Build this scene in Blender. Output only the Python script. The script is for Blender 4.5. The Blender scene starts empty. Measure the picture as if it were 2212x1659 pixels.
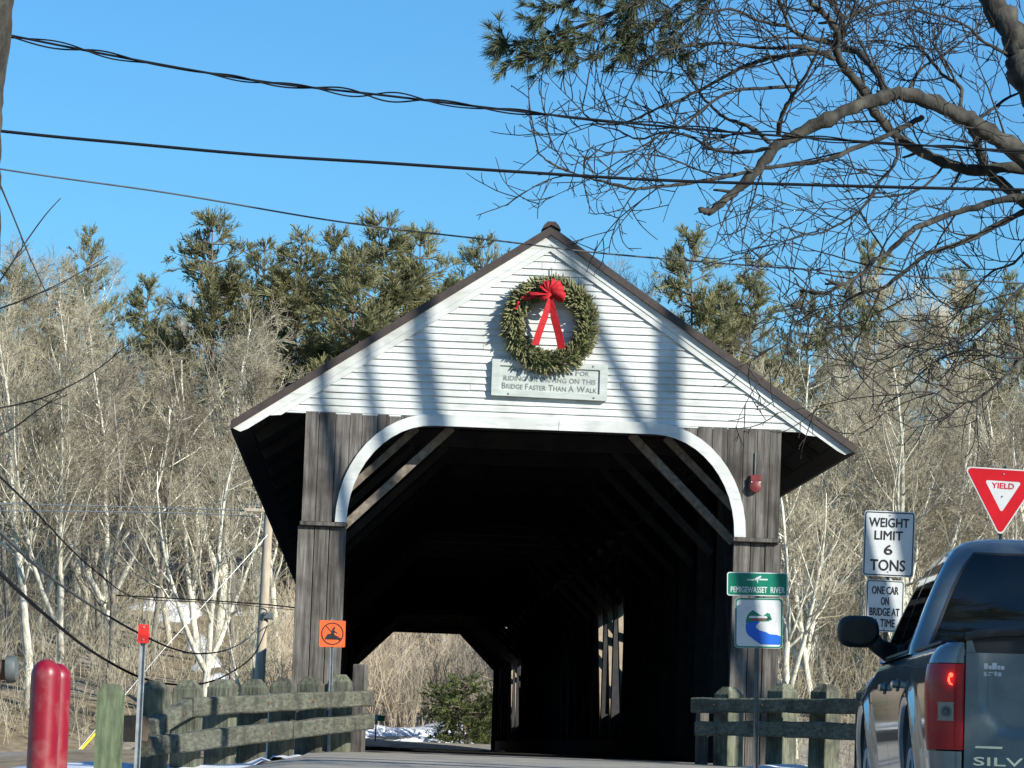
import bpy, math, random
import numpy as np
from mathutils import Vector, Matrix

# ------------------------------------------------------------------ camera, sky, sun, exposure
SC = bpy.context.scene
COL = SC.collection
R = math.radians
FPX = 7750.0                      # focal length in photo pixels at 2212 px width
YAW, PITCH, ROLL = R(2.17), R(5.80), R(2.03)
CAM = Vector((-2.27, -48.0, 0.10))
fw = Vector((math.sin(YAW) * math.cos(PITCH), math.cos(YAW) * math.cos(PITCH), math.sin(PITCH)))
r0 = Vector((math.cos(YAW), -math.sin(YAW), 0))
u0 = r0.cross(fw)
RT = r0 * math.cos(ROLL) + u0 * math.sin(ROLL)
UP = u0 * math.cos(ROLL) - r0 * math.sin(ROLL)
cd = bpy.data.cameras.new('camera')
cd.sensor_width = 36.0
cd.lens = 36.0 * FPX / 2212.0
cd.clip_start = 0.1
cd.clip_end = 3000
cam = bpy.data.objects.new('camera', cd)
m = Matrix((RT, UP, -fw)).transposed().to_4x4()
m.translation = CAM
cam.matrix_world = m
COL.objects.link(cam)
SC.camera = cam

SUN_EL, SUN_AZ = R(27), R(46)     # azimuth measured from behind the camera (-Y) towards the right (+X)
to_sun = Vector((math.sin(SUN_AZ) * math.cos(SUN_EL), -math.cos(SUN_AZ) * math.cos(SUN_EL), math.sin(SUN_EL)))
W = bpy.data.worlds.new('World')
SC.world = W
W.use_nodes = True
nt = W.node_tree
nt.nodes.clear()
out = nt.nodes.new('ShaderNodeOutputWorld')
bg = nt.nodes.new('ShaderNodeBackground')
sky = nt.nodes.new('ShaderNodeTexSky')
sky.sky_type = 'NISHITA'
sky.sun_disc = False
sky.sun_elevation = SUN_EL
sky.sun_rotation = math.pi - SUN_AZ
sky.altitude = 200
sky.air_density = 1.25
sky.dust_density = 0.0
sky.ozone_density = 10.0
bg.inputs['Strength'].default_value = 0.083
tint = nt.nodes.new('ShaderNodeMix')          # the whole sky a touch more cyan, evenly
tint.data_type = 'RGBA'
tint.blend_type = 'MULTIPLY'
tint.inputs['Factor'].default_value = 1.0
tint.inputs['B'].default_value = (.74, 1.0, 1.0, 1)
nt.links.new(sky.outputs[0], tint.inputs['A'])
nt.links.new(tint.outputs['Result'], bg.inputs['Color'])
nt.links.new(bg.outputs[0], out.inputs['Surface'])
sl = bpy.data.lights.new('sun', 'SUN')
sl.energy = 3.9
sl.angle = R(0.5)
sl.color = (1.0, 0.96, 0.86)
so = bpy.data.objects.new('sun', sl)
so.rotation_euler = (-to_sun).to_track_quat('-Z', 'Y').to_euler()
COL.objects.link(so)
vs = SC.view_settings
vs.view_transform = 'Standard'
vs.look = 'None'
vs.exposure = 0.85
vs.gamma = 1.0
vs.use_curve_mapping = False


def P(x, y, D):
    """world point seen at photo pixel (x, y) (2212 wide) at depth D metres"""
    return CAM + fw * D + RT * ((x - 1106.0) / FPX * D) - UP * ((y - 829.5) / FPX * D)


# ------------------------------------------------------------------ helpers
ORG = {}


def tag(o, label=None, cat=None, group=None, kind=None):
    if label: o['label'] = label
    if cat: o['category'] = cat
    if group: o['group'] = group
    if kind: o['kind'] = kind
    return o


def empty(name, loc=(0, 0, 0), rz=0.0):
    o = bpy.data.objects.new(name, None)
    COL.objects.link(o)
    o.location = loc
    o.rotation_euler = (0, 0, rz)
    o.empty_display_size = 0.2
    ORG[o.name] = Vector(loc)
    return o


class MB:
    def __init__(s):
        s.v = []
        s.f = []

    def add(s, vs, fs):
        b = len(s.v)
        s.v.extend([tuple(p) for p in vs])
        s.f.extend([tuple(i + b for i in f) for f in fs])
        return s

    def box(s, c, size, rot=None):
        hx, hy, hz = size[0] / 2, size[1] / 2, size[2] / 2
        vs = [Vector((x, y, z)) for x in (-hx, hx) for y in (-hy, hy) for z in (-hz, hz)]
        if rot is not None:
            vs = [rot @ p for p in vs]
        c = Vector(c)
        return s.add([p + c for p in vs], [(0, 1, 3, 2), (4, 6, 7, 5), (0, 4, 5, 1), (2, 3, 7, 6), (0, 2, 6, 4), (1, 5, 7, 3)])

    def bbox(s, a, b):
        a, b = Vector(a), Vector(b)
        return s.box((a + b) / 2, b - a)

    def bevbox(s, c, size, bev=0.01, rot=None):
        """box with chamfered edges"""
        hx, hy, hz = size[0] / 2, size[1] / 2, size[2] / 2
        b = min(bev, hx * .45, hy * .45, hz * .45)
        idx = {}
        vs = []
        for sx in (-1, 1):
            for sy in (-1, 1):
                for sz in (-1, 1):
                    for ax in range(3):
                        h = [hx - b, hy - b, hz - b]
                        h[ax] = (hx, hy, hz)[ax]
                        idx[(sx, sy, sz, ax)] = len(vs)
                        vs.append(Vector((sx * h[0], sy * h[1], sz * h[2])))
        fs = []
        for ax in range(3):
            o1, o2 = (ax + 1) % 3, (ax + 2) % 3
            for sg in (-1, 1):
                q = []
                for a, bb in ((-1, -1), (1, -1), (1, 1), (-1, 1)):
                    k = [0, 0, 0]
                    k[ax] = sg; k[o1] = a; k[o2] = bb
                    q.append(idx[(k[0], k[1], k[2], ax)])
                fs.append(tuple(q if sg > 0 else q[::-1]))
        for ax in range(3):
            o1, o2 = (ax + 1) % 3, (ax + 2) % 3
            for a in (-1, 1):
                for bb in (-1, 1):
                    q = []
                    for sg, w in ((-1, o1), (1, o1), (1, o2), (-1, o2)):
                        k = [0, 0, 0]
                        k[ax] = sg; k[o1] = a; k[o2] = bb
                        q.append(idx[(k[0], k[1], k[2], w)])
                    fs.append(tuple(q if a * bb < 0 else q[::-1]))
        for sx in (-1, 1):
            for sy in (-1, 1):
                for sz in (-1, 1):
                    q = [idx[(sx, sy, sz, a)] for a in range(3)]
                    fs.append(tuple(q if sx * sy * sz > 0 else q[::-1]))
        if rot is not None:
            vs = [rot @ p for p in vs]
        c = Vector(c)
        return s.add([p + c for p in vs], fs)

    def beam(s, a, b, w, h, up=(0, 0, 1), bev=0.008):
        """rectangular beam from a to b; w across, h along up"""
        a, b = Vector(a), Vector(b)
        d = (b - a)
        L = d.length
        y = d.normalized()
        x = y.cross(Vector(up)).normalized()
        z = x.cross(y)
        rot = Matrix((x, y, z)).transposed()
        return s.bevbox((a + b) / 2, (w, L, h), bev, rot)

    def tube(s, pts, radii, n=6, cap=True):
        pts = [Vector(p) for p in pts]
        k = len(pts)
        base = len(s.v)
        prev = None
        for i in range(k):
            t = pts[min(i + 1, k - 1)] - pts[max(i - 1, 0)]
            if t.length < 1e-9:
                t = Vector((0, 0, 1))
            t.normalize()
            if prev is None:
                a = Vector((1, 0, 0)) if abs(t.x) < .9 else Vector((0, 1, 0))
                x = t.cross(a).normalized()
            else:
                x = (prev - t * prev.dot(t))
                if x.length < 1e-6:
                    x = t.cross(Vector((1, 0, 0)))
                x.normalize()
            prev = x
            y = t.cross(x)
            r = radii[i] if isinstance(radii, (list, tuple)) else radii
            for j in range(n):
                an = 2 * math.pi * j / n
                s.v.append(tuple(pts[i] + x * (math.cos(an) * r) + y * (math.sin(an) * r)))
        for i in range(k - 1):
            for j in range(n):
                a = base + i * n + j
                b = base + i * n + (j + 1) % n
                s.f.append((a, b, b + n, a + n))
        if cap:
            s.f.append(tuple(base + j for j in range(n))[::-1])
            s.f.append(tuple(base + (k - 1) * n + j for j in range(n)))
        return s

    def lathe(s, prof, c, n=24, rot=None):
        """prof: list of (r, z); rotates about local z"""
        c = Vector(c)
        base = len(s.v)
        for r, z in prof:
            for j in range(n):
                a = 2 * math.pi * j / n
                p = Vector((r * math.cos(a), r * math.sin(a), z))
                if rot is not None: p = rot @ p
                s.v.append(tuple(p + c))
        for i in range(len(prof) - 1):
            for j in range(n):
                a = base + i * n + j
                b = base + i * n + (j + 1) % n
                s.f.append((a, b, b + n, a + n))
        s.f.append(tuple(base + j for j in range(n))[::-1])
        s.f.append(tuple(base + (len(prof) - 1) * n + j for j in range(n)))
        return s

    def prism(s, poly, d0, d1, frame):
        """extrude 2D polygon (u,v) along w between d0 and d1; frame(u,v,w)->Vector"""
        n = len(poly)
        vs = [frame(u, v, d0) for u, v in poly] + [frame(u, v, d1) for u, v in poly]
        fs = [tuple(range(n))[::-1], tuple(range(n, 2 * n))]
        for i in range(n):
            j = (i + 1) % n
            fs.append((i, j, j + n, i + n))
        return s.add(vs, fs)

    def ring(s, outer, inner, d0, d1, frame):
        n = len(outer)
        vs = [frame(u, v, d0) for u, v in outer] + [frame(u, v, d0) for u, v in inner] + \
             [frame(u, v, d1) for u, v in outer] + [frame(u, v, d1) for u, v in inner]
        fs = []
        for i in range(n):
            j = (i + 1) % n
            fs.append((i, n + i, n + j, j))
            fs.append((2 * n + i, 2 * n + j, 3 * n + j, 3 * n + i))
            fs.append((i, j, 2 * n + j, 2 * n + i))
            fs.append((n + i, 3 * n + i, 3 * n + j, n + j))
        return s.add(vs, fs)

    def grid(s, rows, close=False):
        """rows: list of equal-length point lists"""
        base = len(s.v)
        n = len(rows[0])
        for r in rows:
            s.v.extend([tuple(p) for p in r])
        for i in range(len(rows) - 1):
            for j in range(n - 1 + (1 if close else 0)):
                a = base + i * n + j
                b = base + i * n + (j + 1) % n
                s.f.append((a, b, b + n, a + n))
        return s

    def build(s, name, mat=None, parent=None, smooth=False, local=False, recalc=False):
        me = bpy.data.meshes.new(name)
        o3 = Vector((0, 0, 0)) if (parent is None or local) else ORG[parent.name]
        vs = s.v if o3.length == 0 else [(p[0] - o3.x, p[1] - o3.y, p[2] - o3.z) for p in s.v]
        me.from_pydata(vs, [], s.f)
        if recalc:
            import bmesh
            bm = bmesh.new()
            bm.from_mesh(me)
            bmesh.ops.recalc_face_normals(bm, faces=bm.faces)
            bm.to_mesh(me)
            bm.free()
        me.update()
        if smooth:
            me.polygons.foreach_set('use_smooth', [True] * len(me.polygons))
            if smooth != 'all':
                try:
                    me.set_sharp_from_angle(angle=R(40))
                except Exception:
                    pass
        if mat is not None:
            me.materials.append(mat)
        o = bpy.data.objects.new(name, me)
        COL.objects.link(o)
        if parent is not None:
            o.parent = parent
        ORG[o.name] = o3.copy()
        return o


def copy_tree(o, parent=None):
    c = o.copy()
    COL.objects.link(c)
    c.parent = parent
    ORG[c.name] = Vector((0, 0, 0))
    for ch in list(o.children):
        copy_tree(ch, c)
    return c


def rrect(w, h, r, n=5, cx=0, cy=0):
    pts = []
    for qx, qy, a0 in ((1, 1, 0), (-1, 1, 90), (-1, -1, 180), (1, -1, 270)):
        for i in range(n + 1):
            a = R(a0 + 90 * i / n)
            pts.append((cx + qx * (w / 2 - r) + r * math.cos(a), cy + qy * (h / 2 - r) + r * math.sin(a)))
    return pts


def text_geo(txt, height, width=None, bold=0.0, align='CENTER'):
    """2D outlines of a line of text: list of (verts2d, faces), scaled to cap height"""
    cu = bpy.data.curves.new('txt', 'FONT')
    cu.body = txt
    cu.size = 1.0
    cu.offset = bold
    cu.resolution_u = 3
    ob = bpy.data.objects.new('txt', cu)
    COL.objects.link(ob)
    dg = bpy.context.evaluated_depsgraph_get()
    me = bpy.data.meshes.new_from_object(ob.evaluated_get(dg))
    vs = [(v.co.x, v.co.y) for v in me.vertices]
    fs = [tuple(p.vertices) for p in me.polygons]
    bpy.data.objects.remove(ob)
    bpy.data.curves.remove(cu)
    bpy.data.meshes.remove(me)
    x0 = min(v[0] for v in vs); x1 = max(v[0] for v in vs)
    y0 = min(v[1] for v in vs); y1 = max(v[1] for v in vs)
    sy = height / (y1 - y0)
    sx = sy if width is None else width / (x1 - x0)
    xa = (x0 + x1) / 2 if align == 'CENTER' else x0
    return [((x - xa) * sx, (y - y0) * sy) for x, y in vs], fs


def text_mb(mb, txt, height, frame, u, v, w, width=None, bold=0.0, align='CENTER'):
    vs, fs = text_geo(txt, height, width, 0.0, align)
    k = bold * height
    for i, (du, dv) in enumerate(((0, 0), (k, 0), (-k, 0), (0, k), (0, -k)) if bold else ((0, 0),)):
        mb.add([frame(u + a + du, v + b + dv, w + i * .0002) for a, b in vs], fs)
    return mb


# ------------------------------------------------------------------ materials
def mat(name, c1, c2=None, rough=0.8, scale=(1, 1, 1), nscale=5.0, detail=6.0, lo=0.35, hi=0.65, metal=0.0,
        bump=0.0, bscale=None, rnd=0.0, coat=0.0, stain=None, stain_scale=0.6, stain_amt=0.6, emis=None, estr=0.0,
        spec=0.5, trans=0.0, coords='Object', leaf=0.0):
    m = bpy.data.materials.new(name)
    m.use_nodes = True
    nt = m.node_tree
    N, L = nt.nodes, nt.links
    b = N['Principled BSDF']
    b.inputs['Roughness'].default_value = rough
    b.inputs['Metallic'].default_value = metal
    b.inputs['Specular IOR Level'].default_value = spec
    if coat:
        b.inputs['Coat Weight'].default_value = coat
        b.inputs['Coat Roughness'].default_value = 0.05
    if trans:
        b.inputs['Transmission Weight'].default_value = trans
    if emis:
        b.inputs['Emission Color'].default_value = (*emis, 1)
        b.inputs['Emission Strength'].default_value = estr
    if c2 is None:
        c2 = tuple(x * 0.85 for x in c1)
    tc = N.new('ShaderNodeTexCoord')
    mp = N.new('ShaderNodeMapping')
    mp.inputs['Scale'].default_value = scale
    L.new(tc.outputs[coords], mp.inputs['Vector'])
    no = N.new('ShaderNodeTexNoise')
    no.inputs['Scale'].default_value = nscale
    no.inputs['Detail'].default_value = detail
    no.inputs['Roughness'].default_value = 0.6
    L.new(mp.outputs[0], no.inputs['Vector'])
    cr = N.new('ShaderNodeValToRGB')
    cr.color_ramp.elements[0].position = lo
    cr.color_ramp.elements[1].position = hi
    cr.color_ramp.elements[0].color = (*c1, 1)
    cr.color_ramp.elements[1].color = (*c2, 1)
    L.new(no.outputs['Fac'], cr.inputs['Fac'])
    col = cr.outputs['Color']
    if stain is not None:
        n2 = N.new('ShaderNodeTexNoise')
        n2.inputs['Scale'].default_value = stain_scale
        n2.inputs['Detail'].default_value = 5
        L.new(tc.outputs[coords], n2.inputs['Vector'])
        r2 = N.new('ShaderNodeValToRGB')
        r2.color_ramp.elements[0].position = 0.45
        r2.color_ramp.elements[1].position = 0.68
        r2.color_ramp.elements[0].color = (0, 0, 0, 1)
        r2.color_ramp.elements[1].color = (stain_amt,) * 3 + (1,)
        L.new(n2.outputs['Fac'], r2.inputs['Fac'])
        mx = N.new('ShaderNodeMix')
        mx.data_type = 'RGBA'
        L.new(r2.outputs['Color'], mx.inputs['Factor'])
        L.new(col, mx.inputs['A'])
        mx.inputs['B'].default_value = (*stain, 1)
        col = mx.outputs['Result']
    if rnd:
        oi = N.new('ShaderNodeObjectInfo')
        mr = N.new('ShaderNodeMapRange')
        mr.inputs['To Min'].default_value = 1 - rnd
        mr.inputs['To Max'].default_value = 1 + rnd
        L.new(oi.outputs['Random'], mr.inputs['Value'])
        hs = N.new('ShaderNodeHueSaturation')
        L.new(mr.outputs[0], hs.inputs['Value'])
        L.new(col, hs.inputs['Color'])
        col = hs.outputs['Color']
    L.new(col, b.inputs['Base Color'])
    if leaf:
        tl = N.new('ShaderNodeBsdfTranslucent')
        ms = N.new('ShaderNodeMixShader')
        ms.inputs[0].default_value = leaf
        L.new(col, tl.inputs['Color'])
        L.new(b.outputs[0], ms.inputs[1])
        L.new(tl.outputs[0], ms.inputs[2])
        L.new(ms.outputs[0], N['Material Output'].inputs['Surface'])
    if bump:
        bn = N.new('ShaderNodeBump')
        bn.inputs['Strength'].default_value = bump
        bn.inputs['Distance'].default_value = 0.02
        if bscale:
            n3 = N.new('ShaderNodeTexNoise')
            n3.inputs['Scale'].default_value = bscale
            n3.inputs['Detail'].default_value = 5
            L.new(mp.outputs[0], n3.inputs['Vector'])
            L.new(n3.outputs['Fac'], bn.inputs['Height'])
        else:
            L.new(no.outputs['Fac'], bn.inputs['Height'])
        L.new(bn.outputs[0], b.inputs['Normal'])
    return m


M = {}
M['white'] = mat('white_paint', (.65, .67, .64), (.40, .42, .39), rough=.6, scale=(1.0, 1, 5), nscale=2.6, lo=.50, hi=.80,
                 bump=.15, rnd=.05, stain=(.33, .34, .31), stain_scale=1.3, stain_amt=.60)
M['barn'] = mat('weathered_board', (.042, .037, .033), (.215, .198, .175), rough=.9, scale=(14, 14, .9), nscale=1.6, lo=.32, hi=.70,
                bump=.5, rnd=.30, stain=(.035, .028, .024), stain_scale=2.2, stain_amt=.75)
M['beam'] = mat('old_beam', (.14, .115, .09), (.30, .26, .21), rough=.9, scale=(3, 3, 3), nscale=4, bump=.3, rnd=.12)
M['inside'] = mat('gloom_timber', (.024, .025, .028), (.050, .048, .047), rough=.95, nscale=3, rnd=.2)  # interior gloom put into the colour, a darker copy of the bridge timber
M['deck'] = mat('plank_deck', (.09, .08, .07), (.17, .155, .135), rough=.9, scale=(1, 6, 1), nscale=3, rnd=.2)
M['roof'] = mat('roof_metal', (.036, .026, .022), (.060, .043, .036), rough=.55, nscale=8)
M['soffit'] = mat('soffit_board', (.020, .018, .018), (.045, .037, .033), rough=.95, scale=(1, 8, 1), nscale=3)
M['stone'] = mat('abutment_stone', (.22, .21, .19), (.36, .34, .31), rough=.9, nscale=2, bump=.6)
M['fence'] = mat('lichen_timber', (.060, .066, .046), (.19, .195, .135), rough=.95, scale=(11, 11, 1.2), nscale=2.6, lo=.30, hi=.70, bump=.9, rnd=.25,
                 stain=(.035, .034, .028), stain_scale=4.5, stain_amt=.85)
M['fence_rail'] = mat('lichen_rail', (.055, .060, .043), (.20, .20, .145), rough=.95, scale=(9, 1.1, 11), nscale=2.6, lo=.30, hi=.70, bump=.9, rnd=.15,
                      stain=(.04, .038, .03), stain_scale=3.5, stain_amt=.75)
M['endgrain'] = mat('end_grain', (.07, .05, .035), (.12, .09, .06), rough=.95, nscale=9, bump=.3)
M['asphalt'] = mat('asphalt', (.19, .175, .15), (.30, .28, .24), rough=.92, nscale=26, detail=8, bump=.5, stain=(.42, .37, .28), stain_scale=1.6, stain_amt=.8)  # pale sandy blotches put dappled sun streaks into the colour
M['soil'] = mat('leaf_litter', (.13, .095, .055), (.30, .24, .15), rough=.95, nscale=2.2, detail=10, lo=.3, hi=.7, bump=.8, bscale=6,
                stain=(.60, .62, .65), stain_scale=.16, stain_amt=.25)
M['snow'] = mat('old_snow', (.80, .83, .88), (.62, .64, .66), rough=.75, nscale=4, detail=8, bump=.6, lo=.45, hi=.8)
M['water'] = mat('river_water', (.03, .05, .05), (.05, .07, .07), rough=.08, nscale=2, bump=.2)
M['bark_pale'] = mat('pale_bark', (.30, .28, .21), (.78, .74, .61), rough=.9, scale=(3, 3, 1), nscale=2.2, lo=.3, hi=.60, rnd=.22, bump=.3)
M['twig'] = mat('grey_twig', (.205, .178, .118), (.50, .45, .325), rough=.9, nscale=.7, rnd=.28)
M['bark_grey'] = mat('grey_bark', (.11, .10, .085), (.33, .30, .25), rough=.95, scale=(3, 3, 1), nscale=2.5, lo=.3, hi=.65, rnd=.25, bump=.3)
M['twig_dark'] = mat('brown_twig', (.14, .115, .085), (.34, .29, .215), rough=.9, nscale=.7, rnd=.25)
M['twig_red'] = mat('brown_shrub', (.30, .24, .165), (.56, .47, .345), rough=.9, nscale=.8, rnd=.2)
M['bark_dark'] = mat('dark_bark', (.016, .015, .013), (.062, .057, .048), rough=.95, scale=(2, 2, 1), nscale=7, lo=.35, hi=.75, bump=1.0, stain=(.20, .195, .155), stain_scale=6.0, stain_amt=.28)
M['bark_pine'] = mat('pine_bark', (.08, .06, .05), (.17, .135, .11), rough=.95, scale=(2, 2, .6), nscale=4, bump=.5)
M['oak_twig'] = mat('oak_twig', (.014, .013, .012), (.050, .044, .038), rough=.9, nscale=3)
M['pine'] = mat('pine_needles', (.15, .155, .070), (.36, .335, .165), rough=.7, nscale=1.1, detail=3, lo=.30, hi=.66, rnd=.18, leaf=.4)
M['pine_near'] = mat('near_pine_needles', (.065, .090, .042), (.16, .175, .085), rough=.6, nscale=9, detail=3, leaf=.35)
M['hemlock'] = mat('hemlock_needles', (.055, .085, .028), (.19, .22, .075), rough=.7, nscale=2.2, detail=3, leaf=.35)
M['fir'] = mat('wreath_fir', (.085, .095, .036), (.27, .26, .12), rough=.65, nscale=14, detail=3)
M['ribbon'] = mat('red_ribbon', (.56, .006, .014), (.34, .004, .010), rough=.75, nscale=22, bump=.5)
M['red'] = mat('red_plastic', (.27, .006, .022), (.22, .005, .018), rough=.4, nscale=3, coat=.15, stain=(.32, .12, .11), stain_scale=9, stain_amt=.5, bump=.08)
M['reflector'] = mat('red_reflector', (.75, .03, .02), (.62, .02, .02), rough=.35, nscale=30)
M['galv'] = mat('galvanised_steel', (.30, .32, .33), (.46, .48, .49), rough=.45, nscale=9, metal=.7)
M['galv_dark'] = mat('dull_steel_post', (.10, .12, .12), (.18, .20, .19), rough=.6, nscale=9, metal=.4)
M['rust'] = mat('rusty_pipe', (.10, .055, .035), (.17, .09, .055), rough=.85, nscale=12)
M['sign_white'] = mat('sign_white', (.68, .70, .69), (.56, .59, .59), rough=.35, nscale=3.5)
M['sign_black'] = mat('sign_black', (.012, .012, .014), (.02, .02, .02), rough=.5)
M['sign_green'] = mat('sign_green', (.0, .20, .115), (.0, .155, .095), rough=.35, nscale=4)
M['sign_blue'] = mat('sign_blue', (.01, .13, .62), (.01, .11, .52), rough=.4)
M['sign_brown'] = mat('sign_brown', (.22, .07, .05), rough=.5)
M['sign_red'] = mat('sign_red', (.62, .012, .02), (.50, .01, .018), rough=.35, nscale=3)
M['sign_orange'] = mat('sign_orange', (.90, .13, .025), (.80, .11, .02), rough=.5)
M['plaque'] = mat('plaque_paint', (.52, .56, .52), (.40, .44, .41), rough=.6, scale=(1, 1, 4), nscale=4, stain=(.40, .42, .38), stain_scale=3, stain_amt=.4)
M['plaque_ink'] = mat('faded_lettering', (.10, .115, .115), (.22, .24, .23), rough=.8, nscale=16)
M['alarm'] = mat('alarm_red', (.20, .035, .035), (.15, .022, .022), rough=.45)
M['cable'] = mat('black_cable', (.006, .006, .008), (.010, .010, .012), rough=.7, spec=.2)
M['cable_grey'] = mat('grey_cable', (.07, .075, .08), (.11, .115, .12), rough=.5)
M['pole'] = mat('pale_pole', (.38, .31, .22), (.55, .47, .36), rough=.9, scale=(4, 4, .5), nscale=3)
M['paint'] = mat('truck_paint', (.155, .195, .215), (.135, .172, .190), rough=.24, metal=.35, coat=1.0, nscale=3)
M['paint_dirty'] = mat('truck_paint_dusty', (.215, .245, .235), (.150, .178, .172), rough=.5, metal=.2, coat=.4, nscale=4)
M['glass'] = mat('dark_glass', (.006, .008, .009), (.006, .008, .009), rough=.02, spec=.5)
M['mirror_dark'] = mat('painted_reflection', (.012, .013, .014), (.02, .021, .022), rough=.22, spec=.35, nscale=9)  # dark reflection painted into the colour instead of being mirrored
M['trim'] = mat('black_trim', (.018, .019, .021), (.028, .029, .03), rough=.55, nscale=12)
M['chrome'] = mat('chrome', (.75, .76, .77), (.7, .71, .72), rough=.12, metal=1.0)
M['tyre'] = mat('tyre_rubber', (.018, .018, .018), (.03, .03, .03), rough=.85)
M['lens_red'] = mat('tail_lens', (.46, .008, .018), (.36, .006, .014), rough=.2, coat=.25, spec=.3, nscale=9)
M['lens_clear'] = mat('clear_lens', (.24, .22, .21), (.17, .155, .15), rough=.15, coat=.8, nscale=20)
M['lamp_on'] = mat('lit_bulb', (.8, .05, .03), rough=.3, emis=(1.0, .06, .03), estr=3.0)
M['sticker'] = mat('white_sticker', (.78, .78, .74), (.70, .70, .66), rough=.5)
M['yellow'] = mat('yellow_sleeve', (.85, .62, .03), (.75, .54, .02), rough=.5)
M['lattice'] = mat('sunlit_timber', (.26, .21, .155), (.36, .30, .22), rough=.9, nscale=4)  # paler timber copy with the sunlight put into its colour


# ------------------------------------------------------------------ terrain, road, water, snow
def ss(a, b, x):
    t = min(1.0, max(0.0, (x - a) / (b - a)))
    return t * t * (3 - 2 * t)


def road_z(y):
    d = y + 48.0
    return float(np.interp(d, [-200, -40, 0, 8, 14, 20, 26, 30, 34, 38, 43, 48], [-2.4, -2.2, -1.25, -.88, -.64, -.418, -.250, -.170, -.105, -.060, -.022, -.004]))


def hash2(x, y):
    return math.sin(x * 0.37 + 1.3) * math.cos(y * 0.29 + .4) * .5 + math.sin(x * .11 - y * .17) * .5


def ground_z(x, y):
    near = road_z(min(y, 0)) - .07 - .9 * ss(5.2, 14, abs(x)) - .26 * ss(2.9, 4.6, -x) * ss(1, -5, y) + .08 * hash2(x * 3, y * 3) * ss(4.5, 7, abs(x))
    corr = 1 - ss(3.5, 8, abs(x - 1.0))
    hill = float(np.interp(y, [88, 96, 105, 120, 140, 165, 200, 260, 700], [0, .4, 1.6, 4.2, 8.0, 12.5, 18, 26, 34]))
    hill += (1.6 * ss(86, 98, y)) * (1 - corr) + .35 * hash2(x * 1.2, y * 1.1) * ss(92, 110, y)
    hill = hill * (1 - .35 * corr * (1 - ss(100, 135, y)))
    river = -7.0
    if y < 13:
        return near + (river - near) * ss(1.5, 13, y)
    if y < 66:
        return river
    return river + (hill - river) * ss(66, 91, y)


xs = sorted(set(list(np.arange(-60, 60.1, 1.5)) + [-400, -300, -220, -160, -120, -90, -75, 75, 90, 120, 160, 220, 300, 400]))
ys = sorted(set(list(np.arange(-60, 200.1, 1.5)) + [-300, -220, -160, -120, -90, -75, 215, 235, 260, 320, 400, 550, 700]))
g = MB().grid([[(x, y, ground_z(x, y)) for x in xs] for y in ys])
tag(g.build('ground', M['soil'], smooth='all'), kind='structure')
tag(MB().grid([[(x, y, -6.3) for x in (-400, 400)] for y in (6, 80)]).build('river', M['water']), kind='structure')

rows = []
for y in list(np.arange(-200, -60, 20)) + list(np.arange(-60, 0.6, 1.0)):
    hw = 2.95 + 2.6 * (1 - ss(-26, -5, y))
    y2 = min(y, 0.25)
    rows.append([(hw * t, y2, road_z(min(y, 0)) - .02 * abs(t) ** 2 - .22 * ss(2.7, 4.4, -hw * t) * ss(1, -5, y)) for t in np.linspace(-1, 1, 25)])
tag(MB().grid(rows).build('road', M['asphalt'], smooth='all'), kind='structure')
# road on the far side
rows = [[(1.0 * (y - 88) / 20 + 2.9 * t, y, max(.0, ground_z(0, y) + .05) + (.02 if y > 92 else -.004)) for t in np.linspace(-1, 1, 7)] for y in np.arange(89.1, 99, 1.5)]
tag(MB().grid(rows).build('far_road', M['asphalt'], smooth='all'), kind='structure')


def snow_lump(c, sx, sy, h, seed, name='snow_bank', label=None, rot=0.0, follow=None):
    rg = random.Random(seed)
    ph = [rg.uniform(0, 6.28) for _ in range(6)]
    mb = MB()
    rows = []
    n, mm = 22, 9
    c = Vector(c)
    for i in range(mm + 1):
        t = i / mm
        row = []
        for j in range(n):
            a = 2 * math.pi * j / n
            rr = (1 - t) * (1 + .22 * math.sin(2 * a + ph[0]) + .16 * math.sin(3 * a + ph[1]) + .12 * math.sin(5 * a + ph[2]))
            x, y = sx * rr * math.cos(a), sy * rr * math.sin(a)
            z = h * (1 - (1 - t) ** 2) * (1 + .18 * math.sin(4 * x / sx + ph[3]) + .18 * math.sin(5 * y / sy + ph[4])) - .03
            X = x * math.cos(rot) - y * math.sin(rot)
            Y = x * math.sin(rot) + y * math.cos(rot)
            zz = (follow(c.x + X, c.y + Y) + z) if follow else c.z + z
            row.append((c.x + X, c.y + Y, zz))
        rows.append(row)
    mb.grid(rows, close=True)
    o = mb.build(name, M['snow'], smooth='all')
    return tag(o, kind='structure')


def rz0(x, y):
    return max(ground_z(x, y), road_z(min(y, 0)) - .05 if abs(x) < 3.4 else -99)


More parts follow.
